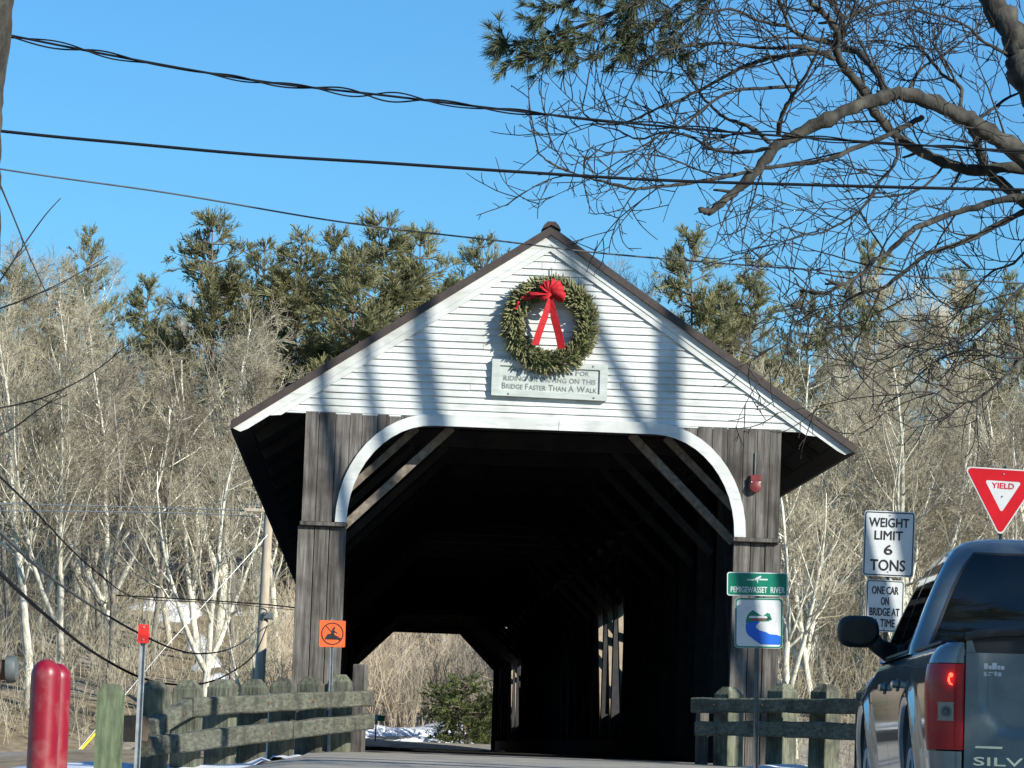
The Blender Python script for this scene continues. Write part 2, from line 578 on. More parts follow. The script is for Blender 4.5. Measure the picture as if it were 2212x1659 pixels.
for i, (x, y, sx, sy, h) in enumerate(((3.2, -2.6, .9, .5, .10), (4.0, -4.0, .8, .7, .16), (4.6, -5.2, .9, .6, .14), (2.6, -1.8, .5, .35, .05),
                                       (-3.5, -3.0, .4, 1.4, .06), (-4.3, -8.0, .8, 2.2, .14), (-5.2, -9.0, 1.2, 3.0, .20), (-2.5, -2.2, .18, .9, .03),
                                       (-3.0, -5.6, .22, 1.2, .035))):
    snow_lump((x, y, 0), sx, sy, h, 40 + i, follow=rz0)
for i, (px, py, D, sx, sy, h) in enumerate(((445, 1440, 128, .55, .9, .75), (428, 1398, 131, .38, .8, .9), (470, 1468, 126, .45, .7, .4), (350, 1312, 152, 1.0, 1.6, .9),
                                            (395, 1325, 150, .9, 1.5, .5), (540, 1318, 150, 1.2, 1.2, .5), (610, 1305, 150, .9, 1.2, .4))):
    for dd in np.arange(100, 240, .5):
        p = P(px, py, dd)
        if p.z < ground_z(p.x, p.y): break
    snow_lump((p.x, p.y, 0), sx * 1.2, sy * 2.2, h * .5, 70 + i, follow=ground_z)
for i, (x, y, sx, sy, h) in enumerate(((-1.5, 98, 2.6, 1.8, .5), (1.6, 101, 2.4, 1.5, .45), (.4, 93.5, 1.6, .7, .30), (-3.2, 96, 1.5, 2.5, .5), (3.6, 97, 1.8, 1.4, .4))):
    snow_lump((x, y, 0), sx, sy, h, 90 + i, follow=ground_z)

# ------------------------------------------------------------------ covered bridge
BL = 89.0
bridge = empty('covered_bridge', (0, 0, 0))
tag(bridge, 'long covered wooden bridge with white clapboard gable and dark arched entrance', 'bridge')
APEX, EAVE_X, SL = 7.13, 4.20, .668


def zr(x): return APEX - SL * abs(x)


XZ = lambda u, v, w: Vector((u, w, v))

# roof: two slabs with their decking edges
roofp = []
for sg in (-1, 1):
    mb = MB()
    th = .115
    poly = [(0, APEX), (sg * EAVE_X, zr(EAVE_X)), (sg * EAVE_X, zr(EAVE_X) - th), (0, APEX - th)]
    mb.prism(poly if sg < 0 else poly[::-1], -.13, BL + .13, XZ)
    rf = mb.build('roof_slope', M['roof'], bridge, recalc=True)
    roofp.append(rf)
    # soffit decking under the overhang, board courses running along the bridge
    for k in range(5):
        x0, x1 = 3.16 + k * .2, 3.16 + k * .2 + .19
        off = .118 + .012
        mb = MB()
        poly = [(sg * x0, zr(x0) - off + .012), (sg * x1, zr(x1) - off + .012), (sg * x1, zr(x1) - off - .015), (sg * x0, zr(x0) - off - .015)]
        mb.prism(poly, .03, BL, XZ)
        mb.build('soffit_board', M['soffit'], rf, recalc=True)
mb = MB()
mb.prism([(-.13, APEX - .055), (-.10, APEX + .005), (-.05, APEX + .055), (.05, APEX + .055), (.10, APEX + .005), (.13, APEX - .055), (0, APEX + .01)][::-1], -.16, BL + .16, XZ)
mb.build('ridge_cap', M['roof'], roofp[0], recalc=True)

# white gable: backing, clapboards, rakes
gable = MB()
gx = 3.52
gable.prism([(-gx, 4.50), (gx, 4.50), (gx, zr(gx) - .16), (0, APEX - .16), (-gx, zr(gx) - .16)], .0, .05, XZ)
gable = gable.build('gable', M['white'], bridge, recalc=True)
PITCHB = .0935
z = 4.50
rgc = random.Random(5)
k = 0
while z < 6.78:
    z1 = min(z + PITCHB + .012, 6.83)
    def xr(zz): return (APEX - .30 - zz) / SL
    xa, xb = max(.02, xr(z) + .05), max(.015, xr(z1) + .05)
    cuts = [-1.0, 1.0]
    if rgc.random() < .55:
        cuts = [-1.0, rgc.uniform(-.6, .6), 1.0]
    jit = rgc.uniform(-.004, .004)
    for c0, c1 in zip(cuts[:-1], cuts[1:]):
        g2 = .0025 if len(cuts) > 2 else 0
        b0, b1 = c0 * xa, c1 * xa
        t0, t1 = (c0 * xb if c0 == -1 else b0), (c1 * xb if c1 == 1 else b1)
        if c0 != -1: b0 += g2; t0 += g2
        if c1 != 1: b1 -= g2; t1 -= g2
        yb, yt = -.037 + jit, -.012
        tl = rgc.uniform(-.003, .003)
        vs = [(b0, yb, z + jit + tl), (b1, yb, z + jit - tl), (t1, yt, z1), (t0, yt, z1), (b0, .0, z + jit + tl), (b1, .0, z + jit - tl), (t1, .0, z1), (t0, .0, z1)]
        mb = MB().add(vs, [(0, 1, 2, 3), (4, 7, 6, 5), (0, 4, 5, 1), (2, 6, 7, 3), (0, 3, 7, 4), (1, 5, 6, 2)])
        mb.build('clapboard', M['white'], gable, recalc=True)
    z += PITCHB
    k += 1
for sg in (-1, 1):
    mb = MB()
    a, b = .117, .245
    ex = EAVE_X - .035
    poly = [(0, APEX - a), (sg * ex, zr(ex) - a), (sg * (ex - .10), zr(ex - .10) - b + .02), (sg * (ex - .20), zr(ex - .20) - b), (0, APEX - b)]
    mb.prism(poly, -.068, -.045, XZ)
    mb.build('rake_board', M['white'], gable, recalc=True)
    mb = MB()
    a, b = .247, .335
    poly = [(0, APEX - a), (sg * 3.68, zr(3.68) - a), (sg * 3.53, zr(3.53) - b), (0, APEX - b)]
    mb.prism(poly, -.058, -.040, XZ)
    mb.build('frieze_board', M['white'], gable, recalc=True)
    # vertical back of the boxed gable end, hides the slab end
mb = MB()
mb.bbox((-3.50, -.030, 4.478), (3.50, .06, 4.499))
mb.build('drip_edge', M['white'], gable)

# arched trim
def arch(off, n=12):
    pts = [(-2.6 - off, 3.03)]
    rx, rz_ = 1.12 + off, 1.32 + off
    for i in range(n + 1):
        a = R(180 - 90 * i / n)
        pts.append((-1.48 + rx * math.cos(a), 3.05 + rz_ * math.sin(a)))
    return pts + [(-x, y) for x, y in pts[::-1]]


ai, ao = arch(0), arch(.155)
n = len(ai)
FRONT = -.074
halves = ((0, n // 2), (n // 2 - 1, n - 1))
for hi_, (i0, i1) in enumerate(((0, 7), (7, n // 2 - 1), (n // 2 - 1, n // 2), (n // 2, n - 8), (n - 8, n - 1))):
    mb = MB()
    poly = ao[i0:i1 + 1] + ai[i0:i1 + 1][::-1]
    if hi_ == 2:
        for h0, h1 in ((0, .565), (.567, 1.0)):
            mb = MB()
            xa, xb = ao[i0][0], ao[i1][0]
            za, zb = ai[i0][1], ao[i0][1]
            u0_, u1_ = xa + (xb - xa) * h0, xa + (xb - xa) * h1
            mb.prism([(u0_, zb), (u1_, zb), (u1_, za), (u0_, za)], FRONT, -.0395, XZ)
            mb.build('arch_trim', M['white'], bridge, recalc=True)
        continue
    # build as quads so that the curve stays clean
    vs, fs = [], []
    mcount = i1 - i0 + 1
    for i in range(i0, i1 + 1):
        for (u, v) in (ao[i], ai[i]):
            vs += [(u, FRONT, v), (u, -.0395, v)]
    for q in range(mcount - 1):
        b0 = q * 4
        fs += [(b0, b0 + 4, b0 + 6, b0 + 2), (b0 + 1, b0 + 3, b0 + 7, b0 + 5), (b0, b0 + 1, b0 + 5, b0 + 4), (b0 + 2, b0 + 6, b0 + 7, b0 + 3)]
    fs += [(0, 2, 3, 1), ((mcount - 1) * 4, (mcount - 1) * 4 + 1, (mcount - 1) * 4 + 3, (mcount - 1) * 4 + 2)]
    MB().add(vs, fs).build('arch_trim', M['white'], bridge, recalc=True)

# vertical weathered boards of the portal, upper and lower
def arch_z(x, off=.06):
    x = abs(x)
    if x <= 1.48: return 4.37 + off
    if x >= 2.6 + off: return 3.03
    return 3.05 + (1.32 + off) * math.sqrt(max(0, 1 - ((x - 1.48) / (1.12 + off)) ** 2))


rgb = random.Random(11)
facade = {}
for sg in (-1, 1):
    root = MB().bbox((sg * 2.62, .03, 0.0), (sg * 3.19, .32, 4.45)).build('portal_post', M['inside'], bridge, recalc=True)
    facade[sg] = root
    x = 3.205
    while x > 1.42:
        w = rgb.uniform(.15, .23)
        xi = max(x - w, 1.40)
        a, b = x - .004, xi + .004
        zb0, zb1 = arch_z(a), arch_z(b)
        yf = -.030 + rgb.uniform(-.008, .006)
        vs = []
        for yy in (yf, .02):
            vs += [(sg * a, yy, zb0), (sg * b, yy, zb1), (sg * b, yy, 4.497), (sg * a, yy, 4.497)]
        MB().add(vs, [(0, 1, 2, 3), (4, 7, 6, 5), (0, 4, 5, 1), (1, 5, 6, 2), (2, 6, 7, 3), (3, 7, 4, 0)]).build('board', M['barn'], root, recalc=True)
        x = xi
    # ledge
    MB().bevbox((sg * 2.905, -.045, 2.995), (.64, .12, .055), .008).build('ledge', M['barn'], root)
    for a, b in ((3.245, 3.03), (3.02, 2.83), (2.82, 2.60)):
        yf = -.018 + rgb.uniform(-.01, .008)
        MB().bevbox((sg * (a + b) / 2, (yf + .025) / 2, 1.47), (abs(a - b), .03 - yf, 2.985), .004).build('board', M['barn'], root)

# interior: side walls with siding and openings, posts, diagonals, knee braces, ties, deck
for sg in (-1, 1):
    mb = MB()
    wins = [(22.8, 30.2), (69.0, 76.0)] if sg > 0 else [(40.0, 44.0)]
    yb = .33
    while yb < BL - .01:
        w = .27
        ye = min(yb + w, BL)
        inwin = any(a < (yb + ye) / 2 < b for a, b in wins)
        t = rgb.uniform(0, .02)
        x0, x1 = sg * (3.11 + t), sg * (3.14 + t)
        if inwin:
            mb.bbox((x0, yb, -.4), (x1, ye - .008, 1.05))
            mb.bbox((x0, yb, 3.05), (x1, ye - .008, 4.15))
        else:
            mb.bbox((x0, yb, -.4), (x1, ye - .008, 4.15))
        yb = ye
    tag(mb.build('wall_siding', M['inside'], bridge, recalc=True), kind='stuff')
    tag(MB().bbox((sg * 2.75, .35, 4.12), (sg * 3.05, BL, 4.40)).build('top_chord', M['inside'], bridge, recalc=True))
    tag(MB().bbox((sg * 2.75, .35, .02), (sg * 3.05, BL, .36)).build('curb_beam', M['inside'], bridge, recalc=True))
BAY = 3.06
for b in range(30):
    y0 = .66 + b * BAY
    if y0 > BL - .3: break
    for sg in (-1, 1):
        MB().bevbox((sg * 2.86, y0, 2.24), (.24, .24, 3.76), .01).build('truss_post', M['inside'] if b else M['beam'], bridge)  # bents behind the first take the timber with gloom in its colour
        # knee brace at 45 degrees
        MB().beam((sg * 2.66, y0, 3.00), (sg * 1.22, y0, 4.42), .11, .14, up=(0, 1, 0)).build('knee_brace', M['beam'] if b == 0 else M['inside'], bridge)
        if b < 2:
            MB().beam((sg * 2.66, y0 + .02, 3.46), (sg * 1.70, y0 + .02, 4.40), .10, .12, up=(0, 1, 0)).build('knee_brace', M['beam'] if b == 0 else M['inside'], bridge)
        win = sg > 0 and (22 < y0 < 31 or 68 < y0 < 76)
        mt = M['lattice'] if win else M['inside']  # diagonals beside the windows take the copy painted sunlit
        if y0 + BAY < BL:
            for (za, zb) in ((.4, 4.1), (4.1, .4)):
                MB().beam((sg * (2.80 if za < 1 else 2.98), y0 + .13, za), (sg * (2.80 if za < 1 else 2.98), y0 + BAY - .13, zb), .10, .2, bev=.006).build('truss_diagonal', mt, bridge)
    MB().bevbox((0, y0, 4.53), (5.5, .22, .24), .01).build('tie_beam', M['inside'], bridge)
    if b < 29:
        for sg in (-1, 1):
            MB().beam((sg * 3.9, y0 + 1.2, zr(3.9) - .24), (0.05 * sg, y0 + 1.2, APEX - .24), .09, .15).build('rafter', M['inside'], bridge)
# wide window uprights on the right wall, sunlight put into their paler colour
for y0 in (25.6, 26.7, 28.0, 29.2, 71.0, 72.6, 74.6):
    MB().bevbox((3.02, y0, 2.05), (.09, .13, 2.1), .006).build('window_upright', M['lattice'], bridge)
# deck: planks across the entrance, then one sheet
xw = 2.75
for i in range(44):
    MB().bevbox((0, .02 + .25 * i + .125, -.06), (2 * xw, .243, .12), .006).build('deck_plank', M['deck'], bridge)
mb = MB()
for i in range(44, int(BL / .25)):
    mb.bbox((-xw, .02 + .25 * i, -.12), (xw, .02 + .25 * i + .243, 0))
tag(mb.build('deck_planking', M['deck'], bridge, recalc=True), kind='stuff')
MB().bbox((-3.3, .3, -.75), (3.3, BL - .3, -.13)).build('floor_beam', M['inside'], bridge)
for yy in (-.15, 44.0, BL - .9):
    MB().bevbox((0, yy + .9 if yy > 0 else yy + .75, -4.2), (7.4, 1.7, 6.8), .05).build('stone_pier', M['stone'], bridge)
# far portal frame above the opening
mb = MB()
pf = [(-1.26, 4.36), (1.26, 4.36), (2.6, 3.02), (3.2, 3.02), (3.2, 4.5), (0, 6.8), (-3.2, 4.5), (-3.2, 3.02), (-2.6, 3.02)]
mb.prism([(-1.26, 4.36), (1.26, 4.36), (3.2, 4.36), (0, 6.75), (-3.2, 4.36)], BL - .12, BL - .02, XZ)
mb.prism([(1.26, 4.36), (2.6, 3.02), (3.2, 3.02), (3.2, 4.36)], BL - .12, BL - .02, XZ)
mb.prism([(-1.26, 4.36), (-2.6, 3.02), (-3.2, 3.02), (-3.2, 4.36)], BL - .12, BL - .02, XZ)
mb.prism([(2.6, 0), (3.2, 0), (3.2, 3.02), (2.6, 3.02)], BL - .12, BL - .02, XZ)
mb.prism([(-2.6, 0), (-3.2, 0), (-3.2, 3.02), (-2.6, 3.02)], BL - .12, BL - .02, XZ)
mb.build('far_portal', M['inside'], bridge, recalc=True)

# ------------------------------------------------------------------ plaque over the entrance
pc = Vector((-.055, -.10, 5.03))
pc = Vector((.05, 0, 5.045))
plq = empty('fine_plaque', (pc.x, -.045, pc.z))
tag(plq, 'long grey-white board lettered with a riding fine, under the wreath', 'sign')
PF = lambda u, v, w: Vector((pc.x + u * math.cos(R(.4)), -.045 - w, pc.z + v - u * .012))
MB().prism(rrect(1.56, .49, .01, 2), 0, .035, PF).build('panel', M['plaque'], plq, recalc=True)
MB().ring(rrect(1.56, .49, .01, 2), rrect(1.35, .33, .01, 2), .035, .058, PF).build('frame', M['plaque'], plq, recalc=True)
tx = MB()


def smallcaps(mb, words_, h, v, frame, w, total):
    """line of small caps: first letter of marked words larger"""
    parts = []
    u = 0.0
    gap = h * .55
    for wi, wd in enumerate(words_):
        big = wd[0].isupper()
        ch = wd[0]
        a, fa = text_geo(ch.upper(), h * (1.25 if big else 1.0), None, .012, 'LEFT')
        wa = max(p[0] for p in a)
        parts.append((wi, u, a, fa)); u += wa + h * .14
        if len(wd) > 1:
            b, fb = text_geo(wd[1:].upper(), h, None, .012, 'LEFT')
            parts.append((wi, u, b, fb)); u += max(p[0] for p in b)
        u += gap
    u -= gap
    s = total / u
    for wi, u1, a, fa in parts:
        mb[wi].add([frame(-total / 2 + (u1 + p[0]) * s, v + p[1], w) for p in a], fa)


for wl, hh_, vv_, tt_ in ((['Five', 'Dollars', 'Fine', 'For'], .062, .075, 1.06), (['riding', 'or', 'driving', 'on', 'this'], .066, -.035, 1.24), (['Bridge', 'Faster', 'Than', 'A', 'Walk'], .066, -.148, 1.28)):
    tx = [MB() for _ in wl]
    smallcaps(tx, wl, hh_, vv_, PF, .038, tt_)
    for t_ in tx: t_.build('lettering', M['plaque_ink'], plq)
for u, v in ((-.55, -.215), (.6, -.215), (.58, .21)):
    MB().lathe([(.012, 0), (.012, .006)], PF(u, v, .060), 8, Matrix.Rotation(R(90), 3, 'X')).build('bolt', M['galv_dark'], plq)

# ------------------------------------------------------------------ wreath with bow
wc = Vector((.03, -.145, 5.79))
wr = empty('christmas_wreath', wc)
tag(wr, 'big round evergreen wreath with red bow hung on the white gable', 'wreath')
rw = random.Random(21)
mb = MB()
for i in range(2300):
    a = rw.uniform(0, 2 * math.pi)
    th = rw.uniform(0, 2 * math.pi)
    rm = .112 * math.sqrt(rw.uniform(.25, 1))
    rr = .508 + rm * math.cos(th)
    dep = -rm * .55 * math.sin(th)
    p = wc + Vector((rr * math.cos(a), dep, rr * math.sin(a)))
    radial = Vector((math.cos(a), 0, math.sin(a)))
    tang = Vector((-math.sin(a), 0, math.cos(a)))
    d = radial * (math.cos(th) * 1.0 + rw.uniform(-.5, .5)) + Vector((0, -1, 0)) * (math.sin(th) * .8 + rw.uniform(-.1, .5)) + tang * rw.uniform(.1, 1.1) + Vector((0, 0, rw.uniform(-.25, .1)))
    d.normalize()
    L = rw.uniform(.06, .13)
    r = rw.uniform(.009, .015)
    mb.tube([p, p + d * L * .35, p + d * L * .8 + Vector((0, 0, -.008)), p + d * L], [.004, r, r * .8, .002], 5, cap=False)
tag(mb.build('fir_sprigs', M['fir'], wr, smooth='all'), kind='stuff')
mb = MB()
mb.tube([wc + Vector((.508 * math.cos(a), 0, .508 * math.sin(a))) for a in np.linspace(0, 2 * math.pi, 40)], .06, 8)
mb.build('hoop', M['hemlock'], wr, smooth='all')
mb = MB().tube([wc + Vector((0, .05, .58)), wc + Vector((0, .09, .78))], .008, 6)
mb.build('hanger', M['galv_dark'], wr)


def ribbon(mb, pts, width, wdir, thick=.006, notch=0):
    """strip following pts with the given width direction(s)"""
    top, bot = [], []
    n = len(pts)
    rows = []
    for i, p in enumerate(pts):
        p = Vector(p)
        wv = Vector(wdir(i / (n - 1))) if callable(wdir) else Vector(wdir)
        wv = wv.normalized() * (width(i / (n - 1)) if callable(width) else width) / 2
        t = Vector(pts[min(i + 1, n - 1)]) - Vector(pts[max(i - 1, 0)])
        nn = t.cross(wv)
        nn = nn.normalized() * thick / 2 if nn.length > 1e-9 else Vector((0, thick / 2, 0))
        crown = nn.normalized() * .012
        rows.append([p - wv + nn, p + crown * 0 + nn, p + wv + nn, p + wv - nn, p - nn, p - wv - nn])
    mb.grid(rows, close=True)
    mb.f.append(tuple(len(mb.v) - 6 + q for q in range(6)))
    b = len(mb.v) - 6 * n
    mb.f.append(tuple(b + q for q in range(6))[::-1])
    return mb


bow = MB().lathe([(.028, -.05), (.042, -.02), (.042, .02), (.028, .05)], wc + Vector((-.02, -.175, .40)), 12).build('bow', M['ribbon'], wr, smooth=True)
kc = wc + Vector((-.02, -.17, .40))
loops = [(-148, .16, .11), (-18, .20, .12), (140, .17, .12), (42, .19, .12), (95, .16, .11), (184, .29, .065), (70, .18, .10), (12, .18, .12), (115, .17, .10)]
for an, L, wd in loops:
    a = R(an)
    dr = Vector((math.cos(a), 0, math.sin(a)))
    pr = Vector((-math.sin(a), 0, math.cos(a)))
    pts = []
    for i in range(13):
        t = i / 12
        ang = 2 * math.pi * t
        rr = L * (1 - math.cos(ang)) / 2
        pts.append(kc + dr * rr + Vector((0, -1, 0)) * (.055 * math.sin(ang) + .03) + pr * (.012 * math.sin(ang)))
    mb = ribbon(MB(), pts, lambda t, w=wd: w * (.45 + .55 * math.sin(math.pi * t)), pr * .8 + Vector((0, -.5, .25)))
    mb.build('loop', M['ribbon'], bow, smooth='all', recalc=True)
for dx, dz, wd, bend in ((-.165, -.70, .105, .012), (.165, -.74, .105, -.012)):
    pts = [kc + Vector((dx * t + bend * math.sin(5 * t), -.01 - .035 * math.sin(2.4 * t) + .06 * t, dz * t)) for t in np.linspace(0.02, 1, 12)]
    ribbon(MB(), pts, lambda t, w=wd: w * (.45 + .55 * min(1, t * 2.2)), Vector((1, .35 if dx < 0 else -.35, .18 if dx < 0 else .2))).build('tail', M['ribbon'], bow, smooth=True, recalc=True)
for q, (u, v, L, an) in enumerate(((-.34, .36, .16, 35), (-.46, .22, .13, 70), (-.30, .33, .20, 12))):
    p0 = wc + Vector((u, -.15, v))
    dr = Vector((math.cos(R(an)), -.1, math.sin(R(an))))
    pts = [p0 + dr * L * t + Vector((0, -.02 * math.sin(6 * t), .01 * math.sin(9 * t))) for t in np.linspace(-.5, .5, 8)]
    ribbon(MB(), pts, .035, Vector((-dr.z, -.3, dr.x))).build('ribbon_end', M['ribbon'], wr, smooth='all', recalc=True)

# ------------------------------------------------------------------ fire alarm on the right post
ac = P(1637, 1041, 47.9)
ac = Vector((ac.x, -.032, ac.z))
al = empty('alarm_sounder', ac)
tag(al, 'small red alarm sounder fixed to the right portal boards', 'alarm')
MB().bevbox(ac + Vector((0, -.02, .015)), (.155, .04, .20), .008).build('back_box', M['alarm'], al)
MB().bevbox(ac + Vector((0, -.055, .062)), (.145, .05, .075), .012).build('upper_housing', M['alarm'], al)
MB().bevbox(ac + Vector((.005, -.06, .016)), (.135, .045, .018), .006).build('lens', M['sign_white'], al)
MB().lathe([(.03, -.0), (.072, .012), (.082, .03), (.075, .055), (.03, .07)], ac + Vector((0, -.03, -.042)), 20, Matrix.Rotation(R(90), 3, 'X')).build('horn', M['alarm'], al, smooth=True)
MB().bbox(ac + Vector((-.012, -.022, .12)), ac + Vector((.012, -.003, .42))).build('conduit', M['galv_dark'], al)


# ------------------------------------------------------------------ timber guard fences
rf_ = random.Random(3)


def fence_post(name, px, py, D, w, root, rot, mname='fence', cap=.10, sh=.5):
    p = P(px, py, D)
    zb = ground_z(p.x, p.y) - .4
    h = w / 2
    cr = Matrix.Rotation(rot + rf_.uniform(-.08, .08), 3, 'Z')
    lean = Vector((rf_.uniform(-.012, .012), rf_.uniform(-.012, .012), 0))
    rows = []
    for z, s in ((zb, 1), (p.z - cap - .3, 1.0), (p.z - cap, .985), (p.z - .012, sh), (p.z, sh * .92)):
        row = []
        for j in range(8):
            q = j // 2
            sx, sy = ((1, 1), (-1, 1), (-1, -1), (1, -1))[q]
            b = .93
            ax = (sx * h * s * (b if (j % 2 == (0 if q % 2 == 1 else 1)) else 1), sy * h * s * (1 if (j % 2 == (0 if q % 2 == 1 else 1)) else b))
            row.append(Vector((p.x, p.y, 0)) + cr @ Vector((ax[0], ax[1], 0)) + lean * (z - zb) + Vector((0, 0, z)))
        rows.append(row)
    mb = MB().grid(rows, close=True)
    mb.f.append(tuple(range(len(mb.v) - 8, len(mb.v))))
    o = mb.build(name, M[mname], root, recalc=True)
    return p


def wobble_rail(a, b, w, h, root, seed, n=9):
    """timber rail with slightly uneven edges"""
    rg = random.Random(seed)
    a, b = Vector(a), Vector(b)
    y = (b - a).normalized()
    x = y.cross(Vector((0, 0, 1))).normalized()
    z = x.cross(y)
    rows = []
    for i in range(n + 1):
        c = a + (b - a) * (i / n) + z * rg.uniform(-.006, .006)
        ww, hh, bv = w / 2 + rg.uniform(-.004, .004), h / 2 + rg.uniform(-.006, .006), .018
        rows.append([c + x * u + z * v for u, v in ((ww, hh - bv), (ww - bv, hh), (-ww + bv, hh), (-ww, hh - bv), (-ww, -hh + bv), (-ww + bv, -hh), (ww - bv, -hh), (ww, -hh + bv))])
    mb = MB().grid(rows, close=True)
    mb.f.append(tuple(range(8))[::-1])
    mb.f.append(tuple(range(len(mb.v) - 8, len(mb.v))))
    rl = mb.build('rail', M['fence_rail'], root, recalc=True)
    for q in range(max(2, int((b - a).length / 1.5))):
        c = a + (b - a) * ((q + .5) / max(2, int((b - a).length / 1.5))) + x * (w / 2)
        MB().tube([c - x * .01, c + x * .010, c + x * .014], [.020, .020, .012], 8).build('bolt', M['rust'], rl)
    return rl


fl = empty('guard_fence', (-3.4, -6, road_z(-6)))
tag(fl, 'sunlit mossy timber guard fence with stubby posts left of the entrance', 'fence')
frot = -math.atan2(1.86, 8.7)
for px, py, D in ((335, 1470, 38.2), (407, 1469, 39.6), (480, 1467, 41.0), (548, 1467, 42.4), (613, 1465, 43.8), (672, 1461, 45.2), (735, 1457, 46.5)):
    fence_post('post', px, py, D, .285, fl, frot)
fence_post('end_post', 778, 1435, 47.4, .17, fl, frot, 'barn', cap=.01, sh=.96)
wobble_rail(P(405, 1527, 39.2), P(797, 1508, 46.4), .14, .205, fl, 1)
wobble_rail(P(322, 1577, 37.6), P(402, 1530, 39.1), .14, .20, fl, 2, n=4)
wobble_rail(P(309, 1613, 37.0), P(620, 1577, 42.6), .14, .205, fl, 3)
wobble_rail(P(622, 1577, 42.65), P(797, 1558, 46.4), .15, .20, fl, 4, n=5)
mb = MB().beam(P(268, 1574, 36.9), P(311, 1574, 36.75), .16, .27, bev=.012)
mb.build('end_block', M['endgrain'], fl)
fp = empty('square_post', P(240, 1478, 34.0))
tag(fp, 'square green-stained timber post standing apart left of the fence', 'post')
c = P(241, 1478, 34.0)
zb = ground_z(c.x, c.y) - .3
mb = MB()
rows = []
for z, h in ((zb, .132), (c.z - .10, .130), (c.z - .085, .128), (c.z - .02, .095), (c.z, .085)):
    rows.append([Vector((c.x, c.y, z)) + Matrix.Rotation(.06, 3, 'Z') @ Vector((sx * h, sy * h, 0)) for sx, sy in ((1, 1), (-1, 1), (-1, -1), (1, -1))])
mb.grid(rows, close=True)
mb.f.append((16, 17, 18, 19))
M['fence_green'] = mat('green_stained_timber', (.075, .105, .060), (.16, .20, .115), rough=.95, scale=(7, 7, 1.2), nscale=3, bump=.5, stain=(.07, .065, .05), stain_scale=3, stain_amt=.6)
mb.build('shaft', M['fence_green'], fp, recalc=True)

fr = empty('guard_fence', (3.6, -4, road_z(-4)))
tag(fr, 'shaded timber guard fence between the right portal post and the pickup truck', 'fence')
for px, py, D in ((1578, 1484, 46.9), (1690, 1477, 45.9), (1782, 1478, 45.1), (1884, 1480, 44.2), (1990, 1482, 43.3), (2100, 1484, 42.4), (2215, 1486, 41.5)):
    fence_post('post', px, py, D, .285, fr, R(40))
fence_post('end_post', 1519, 1512, 46.9, .13, fr, R(20), 'barn', cap=.01, sh=.96)
wobble_rail(P(1500, 1524, 46.45), P(1706, 1524, 45.3), .14, .19, fr, 5)
wobble_rail(P(1709, 1525, 45.25), P(2230, 1530, 41.0), .14, .185, fr, 6, n=14)
wobble_rail(P(1508, 1573, 46.4), P(1700, 1575, 45.3), .14, .19, fr, 7)
wobble_rail(P(1703, 1576, 45.25), P(2230, 1594, 41.0), .14, .21, fr, 8, n=14)


# ------------------------------------------------------------------ signs
def sign_frame(px, py, D, yaw=0.0, lean=0.0, back=0.0):
    c = P(px, py, D)
    a = yaw
    ux = Vector((math.cos(a), math.sin(a), 0))
    nz = Vector((math.sin(a), -math.cos(a), back)).normalized()
    uv = nz.cross(ux).normalized()
    ux = uv.cross(nz)
    u2 = ux * math.cos(lean) + uv * math.sin(lean)
    v2 = uv * math.cos(lean) - ux * math.sin(lean)
    return c, (lambda u, v, w: c + u2 * u + v2 * v + nz * w)


def channel_post(frame, top, bottom_z, root, mname, w=.05, name='sign_post', off=-.012):
    """u-channel steel post down to the ground"""
    a = frame(0, top, off)
    d = (frame(0, top - 1, off) - a)
    L = (a.z - bottom_z) / -d.z
    prof = [(-w / 2, 0), (-w / 2 + .008, 0), (-w * .28, -.022), (w * .28, -.022), (w / 2 - .008, 0), (w / 2, 0), (w * .34, -.03), (-w * .34, -.03)]
    F = lambda u, v, q: frame(u, top - q, off + v)
    mb = MB().prism(prof, 0, L, F)
    return mb.build(name, M[mname], root, recalc=True)


def bolts(frame, spots, w, root):
    for u, v in spots:
        vs = [frame(u + .011 * math.cos(a), v + .011 * math.sin(a), w) for a in np.linspace(0, 6.283, 9)[:-1]]
        v2 = [frame(u + .008 * math.cos(a), v + .008 * math.sin(a), w + .006) for a in np.linspace(0, 6.283, 9)[:-1]]
        mb = MB().grid([vs, v2], close=True)
        mb.f.append(tuple(range(8, 16)))
        mb.build('bolt', M['galv'], root)


# weight limit
c, F = sign_frame(1920, 1175, 43.0, R(-4), R(-.7))
s = empty('weight_limit_sign', (c.x, c.y, ground_z(c.x, c.y)))
tag(s, 'white rectangular road sign reading WEIGHT LIMIT 6 TONS', 'road sign')
MB().prism(rrect(.612, .785, .035), 0, .003, F).build('panel', M['sign_white'], s, recalc=True)
MB().ring(rrect(.588, .761, .03), rrect(.562, .735, .022), .0035, .005, F).build('border', M['sign_black'], s, recalc=True)
tx = MB()
for t, v, h, w in (('WEIGHT', .200, .108, .475), ('LIMIT', .048, .105, .335), ('6', -.130, .118, .098), ('TONS', -.322, .130, .415)):
    text_mb(MB(), t, h, F, -.005, v, .0055, w, .030).build('lettering', M['sign_black'], s)
bolts(F, ((0, .34), (0, -.335)), .004, s)
channel_post(F, .41, ground_z(c.x, c.y) - .3, s, 'galv_dark', w=.055)
